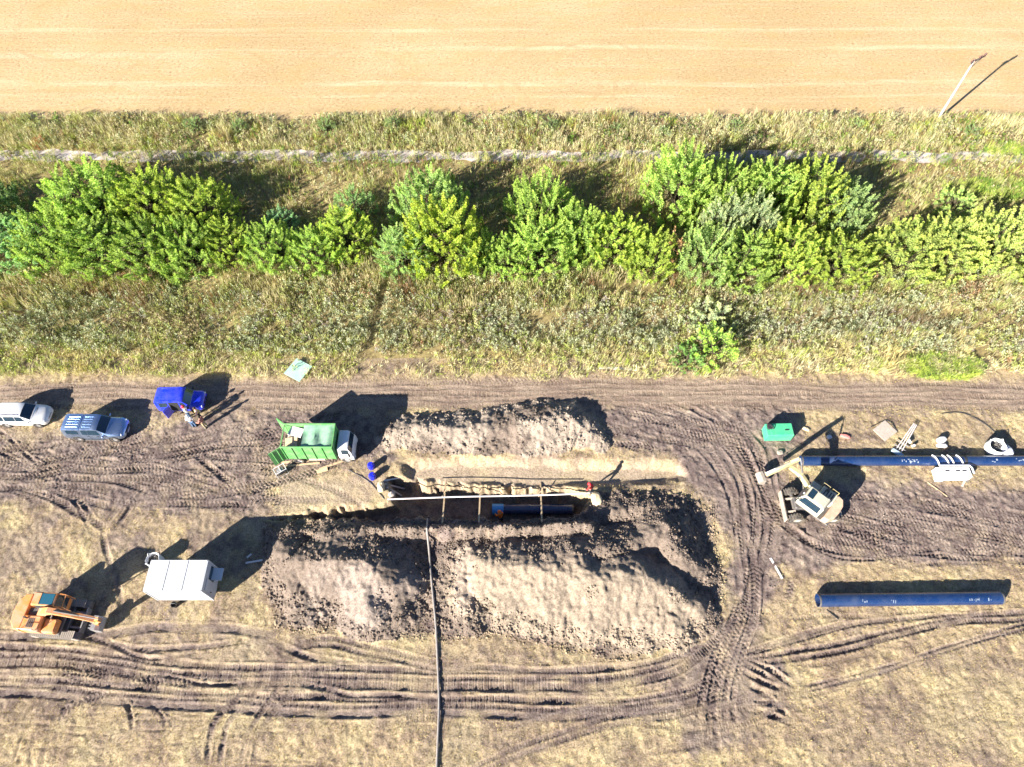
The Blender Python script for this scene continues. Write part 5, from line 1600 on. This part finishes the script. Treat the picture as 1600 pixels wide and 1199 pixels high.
def orange_excavator():
    o = thing('crawler_excavator', 'orange crawler excavator parked at the left edge', 'excavator', (-31.25, 11.35, 0), R(-4))
    # undercarriage
    for sy in (-1, 1):
        L, r = 2.75, .38
        prof = []
        for k in range(9): a = math.pi / 2 + math.pi * k / 8; prof.append((-L / 2 + r * math.cos(a) + .0, r + r * math.sin(a)))
        for k in range(9): a = -math.pi / 2 + math.pi * k / 8; prof.append((L / 2 + r * math.cos(a), r + r * math.sin(a)))
        t = MB().prism([(x + .45, z + .02) for x, z in prof], sy * 1.05 - .22, sy * 1.05 + .22).build('crawler_track', M_DSTEEL, o)
        for k in range(22):
            x = -L / 2 + L * k / 21 + .45
            MB().box((x, sy * 1.05, 2 * r + .035), (.09, .5, .05)).build('track_shoe', M_DUST, t)
        for x in (-L / 2, L / 2): MB().cyl((x + .45, sy * 1.05 - .24, r), (x + .45, sy * 1.05 + .24, r), .24, n=14).build('sprocket', M_DUST, t)
    MB().box((.45, 0, .55), (1.6, 1.7, .35), ch=.05).build('car_body', M_DSTEEL, o)
    MB().cyl((.1, 0, .7), (.1, 0, .98), .6, n=24).build('slew_ring', M_DSTEEL, o)
    MB().box((2.05, 0, .38), (.12, 2.3, .55), ch=.03).bar((.9, .5, .5), (2.0, .5, .4), .12, .12).bar((.9, -.5, .5), (2.0, -.5, .4), .12, .12).build('dozer_blade', M_STEEL, o)
    # house
    MB().box((-.35, 0, 1.06), (2.9, 2.35, .16), ch=.03).build('deck', M_DSTEEL, o)
    cw = [( -1.15, -1.22), (-1.6, -1.15), (-1.95, -.7), (-2.05, 0), (-1.95, .7), (-1.6, 1.15), (-1.15, 1.22)]
    MB().prism(cw, 1.05, 1.98, axes='xy').build('counterweight', M_ORANGE, o, bevel=.06)
    h = MB().box((-.55, -.68, 1.58), (1.25, 1.0, .86), ch=.08).build('engine_hood', M_ORANGE, o)
    MB().box((.55, -.72, 1.42), (.85, .92, .55), ch=.07).build('fuel_tank', M_ORANGE, o)
    for k in range(4): MB().box((-.75 + k * .12, -.68, 2.02), (.06, .6, .03)).build('vent', M_DSTEEL, h)
    MB().cyl((-.9, -.4, 2.0), (-.9, -.4, 2.4), .06, n=10).build('exhaust', M_DSTEEL, h)
    MB().box((-.75, .1, 1.45), (.8, .5, .6), ch=.05).build('valve_cover', M_DSTEEL, o)
    for pts in ([(-1.1, -1.15, 2.0), (-1.1, -1.15, 2.35), (-.1, -1.15, 2.35), (-.1, -1.15, 2.0)],): MB().tube(pts, .025, 6).build('hand_rail', M_STEEL, o)
    # cab
    c = MB().prism([(-.62, 1.14), (1.12, 1.14), (1.2, 1.7), (.92, 2.75), (-.55, 2.75), (-.62, 2.6)], .30, 1.18).build('cab', M_ORANGE, o, bevel=.04)
    MB().prism([(.98, 2.62), (1.24, 1.72), (1.245, 1.72), (.985, 2.62)], .36, 1.12).build('front_window', M_GLASS, c)
    MB().box((.42, .74, 2.765), (.85, .7, .02)).build('roof_window', mat('tint_glass', (.02, .09, .14), .08, spec=.8), c)
    for y in (.285, 1.195): MB().prism([(-.5, 1.75), (1.08, 1.75), (.84, 2.62), (-.45, 2.62)], y - .008, y + .008).build('side_window', M_GLASS, c)
    MB().box((-.28, .74, 2.78), (.5, .74, .04), ch=.01).build('roof_cap', M_ORANGE, c)
    MB().tube([(1.1, .32, 2.72), (1.45, .34, 2.6), (1.5, .34, 1.5)], .03, 6).build('guard', M_ORANGE, c)
    MB().tube([(1.1, 1.16, 2.72), (1.45, 1.14, 2.6), (1.5, 1.14, 1.5)], .03, 6).build('guard', M_ORANGE, c)
    MB().tube([(1.46, .34, 2.58), (1.46, 1.14, 2.58)], .03, 6).build('guard', M_ORANGE, c)
    # boom, stick, bucket folded in front
    b = arm(o, 'boom', [(-.35, -.02, 1.6), (.3, -.02, 2.5), (1.1, -.05, 3.05), (2.5, -.14, 2.75), (3.8, -.24, 2.2)], .34, [.45, .55, .6, .45, .32], M_ORANGE)
    ram(b, (.25, .17, 1.35), (1.25, .15, 2.9)); ram(b, (.25, -.22, 1.35), (1.25, -.24, 2.9))
    s = arm(o, 'stick', [(4.25, -.27, 2.5), (3.8, -.24, 2.15), (3.45, -.22, 1.5), (3.3, -.21, .95)], .26, [.25, .42, .32, .24], M_ORANGE)
    ram(s, (1.5, -.08, 3.3), (4.2, -.26, 2.6))
    ram(s, (3.9, -.23, 1.9), (3.6, -.21, 1.15), .045)
    bk = bucket(o, (3.1, -.2, .6), .9, .72, M_STEEL, 0, R(200))
orange_excavator()

def wheeled_excavator():
    o = thing('wheeled_excavator', 'wheeled excavator with white cab and yellow boom beside the pipeline', 'excavator', (22.25, 19.5, 0))
    # undercarriage, lying east-west
    MB().box((0, 0, .95), (2.9, .95, .4), ch=.06).build('chassis', M_DSTEEL, o)
    for x in (-1.3, 1.35):
        MB().cyl((x, -.95, .55), (x, .95, .55), .14, n=12).build('axle', M_DSTEEL, o)
        for y in (-1.02, 1.02): wheel(o, (x, y, .54), .54, .46, rim=M_DUST, tread=True)
    MB().box((-2.05, 0, .42), (.14, 2.3, .6), ch=.04).bar((-1.3, .5, .7), (-2.0, .5, .45), .12, .14).bar((-1.3, -.5, .7), (-2.0, -.5, .45), .12, .14).build('dozer_blade', M_DUST, o)
    MB().box((1.75, 0, .75), (.5, 1.9, .2), ch=.04).build('step', M_DUST, o)
    MB().cyl((0, 0, 1.1), (0, 0, 1.32), .55, n=22).build('slew_ring', M_DSTEEL, o)
    # house turned towards the north-west: forward f, left l
    a = R(137)
    def T(x, y, z): return (x * math.cos(a) - y * math.sin(a), x * math.sin(a) + y * math.cos(a), z)
    def rot(ob):
        ob.rotation_euler = (0, 0, a); return ob
    rot(MB().box((-.25, 0, 1.38), (2.7, 2.2, .16), ch=.03).build('deck', M_DSTEEL, o))
    cw = [(-1.0, -1.12), (-1.4, -1.05), (-1.65, -.6), (-1.7, 0), (-1.65, .6), (-1.4, 1.05), (-1.0, 1.12)]
    rot(MB().prism(cw, 1.35, 2.1, axes='xy').build('counterweight', mat('dusty_orange', (.50, .34, .24), .7, var=.2, scale=3), o, bevel=.05))
    h = rot(MB().box((-.4, -.6, 1.82), (1.2, .95, .75), ch=.08).build('engine_hood', M_CABW, o))
    for k in range(4): MB().box((-.7 + k * .2, -.6, 2.205), (.09, .6, .02)).build('vent', M_DSTEEL, h)
    rot(MB().box((.6, -.65, 1.7), (.75, .8, .5), ch=.06).build('tank', M_CABW, o))
    c = rot(MB().prism([(-.72, 1.45), (1.0, 1.45), (1.15, 2.0), (.85, 3.02), (-.62, 3.02), (-.72, 2.85)], .12, 1.12).build('cab', M_CABW, o, bevel=.05))
    MB().box((-.12, .62, 3.04), (.75, .8, .06), ch=.02).build('roof_cap', M_CABW, c)
    MB().box((.52, .62, 3.03), (.45, .75, .02)).build('roof_window', M_GLASS, c)
    MB().prism([(.93, 2.9), (1.18, 2.05), (1.185, 2.05), (.935, 2.9)], .18, 1.06).build('front_window', M_GLASS, c)
    for y in (.105, 1.135): MB().prism([(-.55, 2.02), (1.0, 2.02), (.76, 2.88), (-.5, 2.88)], y - .008, y + .008).build('side_window', M_GLASS, c)
    MB().box((-.735, .62, 2.4), (.02, .75, .7)).build('rear_window', M_GLASS, c)
    for sy in (.25, .98): MB().cyl((.95, sy, 3.02), (1.03, sy, 3.02), .07, n=10).build('work_lamp', M_LAMP, c)
    MB().bar((.9, 1.15, 2.5), (1.1, 1.45, 2.6), .04, .04).box((1.1, 1.48, 2.5), (.06, .2, .3), ch=.02).build('mirror', M_BLACK, c)
    for x in (-.9, -.2): MB().tube([T(x, -1.05, 1.46), T(x, -1.05, 2.5), T(x + .5, -1.05, 2.5), T(x + .5, -1.05, 1.46)], .022, 6).build('hand_rail', M_YELLOW, o)
    MB().cyl(T(-.7, -.35, 2.15), T(-.7, -.35, 2.6), .06, n=10).build('exhaust', M_DSTEEL, o)
    MB().cyl(T(-.2, -.85, 2.15), T(-.2, -.85, 2.35), .11, n=12).build('air_filter', M_DSTEEL, o)
    # boom and stick
    r0 = Vector(T(.75, -.25, 1.75)); e1 = Vector((-2.05, 1.9, 3.2))
    mid = r0.lerp(e1, .5) + Vector((-.1, .1, .45))
    b = arm(o, 'boom', [r0, r0.lerp(mid, .5) + Vector((0, 0, .1)), mid, mid.lerp(e1, .6), e1], .24, [.32, .38, .4, .34, .26], M_YELLOW)
    side = Vector((.68, .73, 0)) * .24
    ram(b, Vector(T(1.0, -.0, 1.5)), mid + side); ram(b, Vector(T(1.0, -.5, 1.5)), mid - side)
    top = Vector((-1.45, 2.3, 3.75)); low = Vector((-3.15, 2.1, 1.35))
    s = arm(o, 'stick', [top, top.lerp(low, .35) + Vector((-.05, 0, .12)), top.lerp(low, .7), low], .2, [.22, .36, .3, .22], M_YELLOW)
    ram(s, mid + Vector((0, 0, .35)), top + Vector((0, 0, .12)))
    ram(s, top.lerp(low, .3) + Vector((-.1, -.02, .35)), low + Vector((-.25, 0, .35)), .05)
    bk = bucket(o, low + Vector((-.2, 0, -.55)), .75, .62, M_DUST, R(10), R(20))
wheeled_excavator()

# ------------------------------------------------------------------ people
SKIN = mat('skin', (.48, .30, .22), .6)
def cloth(n, c): return mat('cloth_' + n, c, .85, spec=.2, var=.12, scale=12, bump=.01)
def skin_obj(name, verts, edges, rad, m, parent, sub=1):
    me = bpy.data.meshes.new(name); me.from_pydata([tuple(v) for v in verts], edges, []); me.materials.append(m)
    o = link(name, me, parent)
    md = o.modifiers.new('skin', 'SKIN'); md.use_smooth_shade = True
    sv = me.skin_vertices[0].data
    for i, r in enumerate(rad):
        sv[i].radius = r if isinstance(r, tuple) else (r, r)
    sv[0].use_root = True
    sb = o.modifiers.new('sub', 'SUBSURF'); sb.levels = sub; sb.render_levels = sub
    return o
def person(label, px, py, facing, top, legs, hat=None, hair=(.05, .035, .025), hgt=1.76, stride=.0, arms=(.0, .0), lean=0., vest=None, world=None, group='workers'):
    p = G(px, py) if world is None else Vector(world)
    if world is None: p.z = hz(p.x, p.y)
    o = thing('person', label, 'person', p, facing, group)
    k = hgt / 1.76
    def V(x, y, z): return Vector((x * k, (y + lean * max(0, z - .9)) * k, z * k))
    sp = [V(0, 0, .95), V(0, 0, 1.12), V(0, .0, 1.34), V(0, .01, 1.50), V(0, .03, 1.60), V(0, .03, 1.70)]
    def legp(s):
        st = stride * s
        return [V(.09 * s, 0, .90), V(.11 * s, st * .55 + .03, .49), V(.115 * s, st * .95 - .02, .09), V(.12 * s, st + .16, .035)]
    def armp(s):
        fw = arms[0 if s < 0 else 1]
        el = V(.25 * s, fw * .22 - .02, 1.12 + abs(fw) * .03); wr = V(.25 * s - .02 * s, fw * .45 + .06, .89 + max(0, fw) * .22)
        return [V(.19 * s, 0, 1.42), el, wr]
    verts, edges, rad = list(sp), [(i, i + 1) for i in range(5)], [.12, .115, .13, .05, .085, .075]
    tv, te, tr_ = [sp[0] + Vector((0, 0, .03))], [], [.125]
    jv, je, jr = list(sp[:3]) + [V(0, .0, 1.44)], [(0, 1), (1, 2), (2, 3)], [.14, .14, .155, .10]
    boots = MB()
    for s in (-1, 1):
        L = legp(s); b = len(verts)
        verts += L; rad += [.085, .055, .04, .032]; edges += [(0, b), (b, b + 1), (b + 1, b + 2), (b + 2, b + 3)]
        t = len(tv); tv += L[:3]; tr_ += [.105, .08, .065]; te += [(0, t), (t, t + 1), (t + 1, t + 2)]
        boots.box(L[2].lerp(L[3], .5) + Vector((0, 0, -.01)), (.10 * k, .27 * k, .11 * k), ch=.03)
        A = armp(s); b = len(verts)
        d = (A[2] - A[1]).normalized()
        palm = A[2] + d * .08 * k
        verts += A + [palm]; rad += [.055, .042, .03, (.035, .018)]; edges += [(2, b), (b, b + 1), (b + 1, b + 2), (b + 2, b + 3)]
        pi_ = b + 3
        sdv = Vector((0, 1, 0)) - d * d.y
        sdv.normalize()
        inn = d.cross(sdv)
        for q, (off, ln) in enumerate(((-.028, .07), (-.01, .085), (.01, .08), (.027, .065))):
            f = len(verts)
            verts += [palm + sdv * off * k + d * ln * .5 * k, palm + sdv * off * k + d * ln * k + inn * .015 * s * k]
            rad += [.009, .008]; edges += [(pi_, f), (f, f + 1)]
        f = len(verts); verts += [A[2] + sdv * .04 * k + d * .05 * k, A[2] + sdv * .055 * k + d * .085 * k]; rad += [.011, .009]; edges += [(b + 2, f), (f, f + 1)]
        j = len(jv); jv += A; jr += [.085, .062, .05]; je += [(2, j), (j, j + 1), (j + 1, j + 2)]
    body = skin_obj('body', verts, edges, [(r if isinstance(r, tuple) else r) for r in rad], SKIN, o)
    skin_obj('jacket', jv, je, jr, top, o)
    skin_obj('trousers', tv, te, tr_, legs, o)
    boots.build('boots', M_BLACK, o)
    hc = V(0, .03, 1.665)
    face = MB()
    for sx in (-.03, .03): face.sphere(hc + Vector((sx, .088, .0)) * k, .011, 6, 4)
    face.build('eyes', M_BLACK, o)
    MB().bar(hc + Vector((0, .085, -.005)) * k, hc + Vector((0, .108, -.04)) * k, .022, .02).build('nose', SKIN, o)
    MB().box(hc + Vector((0, .09, -.07)) * k, (.045, .012, .01)).build('mouth', mat('lips', (.35, .14, .12), .6), o)
    MB().sphere(hc + Vector((-.088, -.01, -.01)) * k, .022, 6, 5, (.5, 1, 1.4)).sphere(hc + Vector((.088, -.01, -.01)) * k, .022, 6, 5, (.5, 1, 1.4)).build('ears', SKIN, o)
    if hat:
        prof = [(1e-3, .135), (.06, .125), (.105, .085), (.122, .03), (.125, .0), (.15, -.012), (.15, -.022), (.118, -.012)]
        MB().lathe([(r * k, z * k) for r, z in prof], c=hc + Vector((0, -.005, .025)), n=16).build('helmet', hat, o, smooth=True)
    else:
        MB().sphere(hc + Vector((0, -.015, .03)) * k, .105 * k, 12, 8, (1, 1.08, .95)).build('hair', mat('hair', hair, .7), o, smooth=True)
    if vest:
        skin_obj('vest', [v + Vector((0, 0, .0)) for v in jv[:4]], [(0, 1), (1, 2), (2, 3)], [.155, .155, .172, .12], vest, o)
    return o
WH = cloth('white', (.72, .72, .70)); JE = cloth('jeans', (.10, .17, .30)); DK = cloth('dark', (.05, .05, .06)); RD = cloth('red', (.50, .05, .04)); PL = cloth('plaid', (.36, .15, .12))
HV = cloth('hivis', (.62, .66, .06)); OR_ = cloth('orange', (.75, .17, .02)); KH = cloth('khaki', (.42, .34, .2))
H_W = mat('helmet_white', (.8, .8, .8), .35); H_R = mat('helmet_red', (.6, .03, .04), .35); H_O = mat('helmet_orange', (.8, .16, .01), .35)
person('person in white shirt and red helmet beside the blue car bonnet', 298, 652, R(-60), WH, JE, H_R, arms=(.3, .5))
person('person in yellow safety vest by the front of the blue car', 316, 654, R(120), cloth('pink', (.6, .4, .36)), DK, None, vest=HV, arms=(.4, .2))
person('person in white shirt and blue jeans nearest the camera by the blue car', 305, 667, R(10), WH, JE, H_W, arms=(.2, .1), hair=(.2, .15, .1))
person('person in brown red shirt right of the group by the blue car', 323, 668, R(75), PL, KH, None, arms=(.6, .5))
person('person in red jacket and dark trousers walking at the right end of the trench', 921, 772, R(60), RD, DK, H_R, stride=.28, arms=(.5, -.3), lean=.2)
tw = G(785, 812, -.4)
person('worker in orange vest and orange helmet down in the trench beside the pipe', 0, 0, R(30), OR_, DK, H_O, vest=OR_, arms=(.7, .6), lean=.25, world=(-.85, 19.2, hz(-.85, 19.2)))
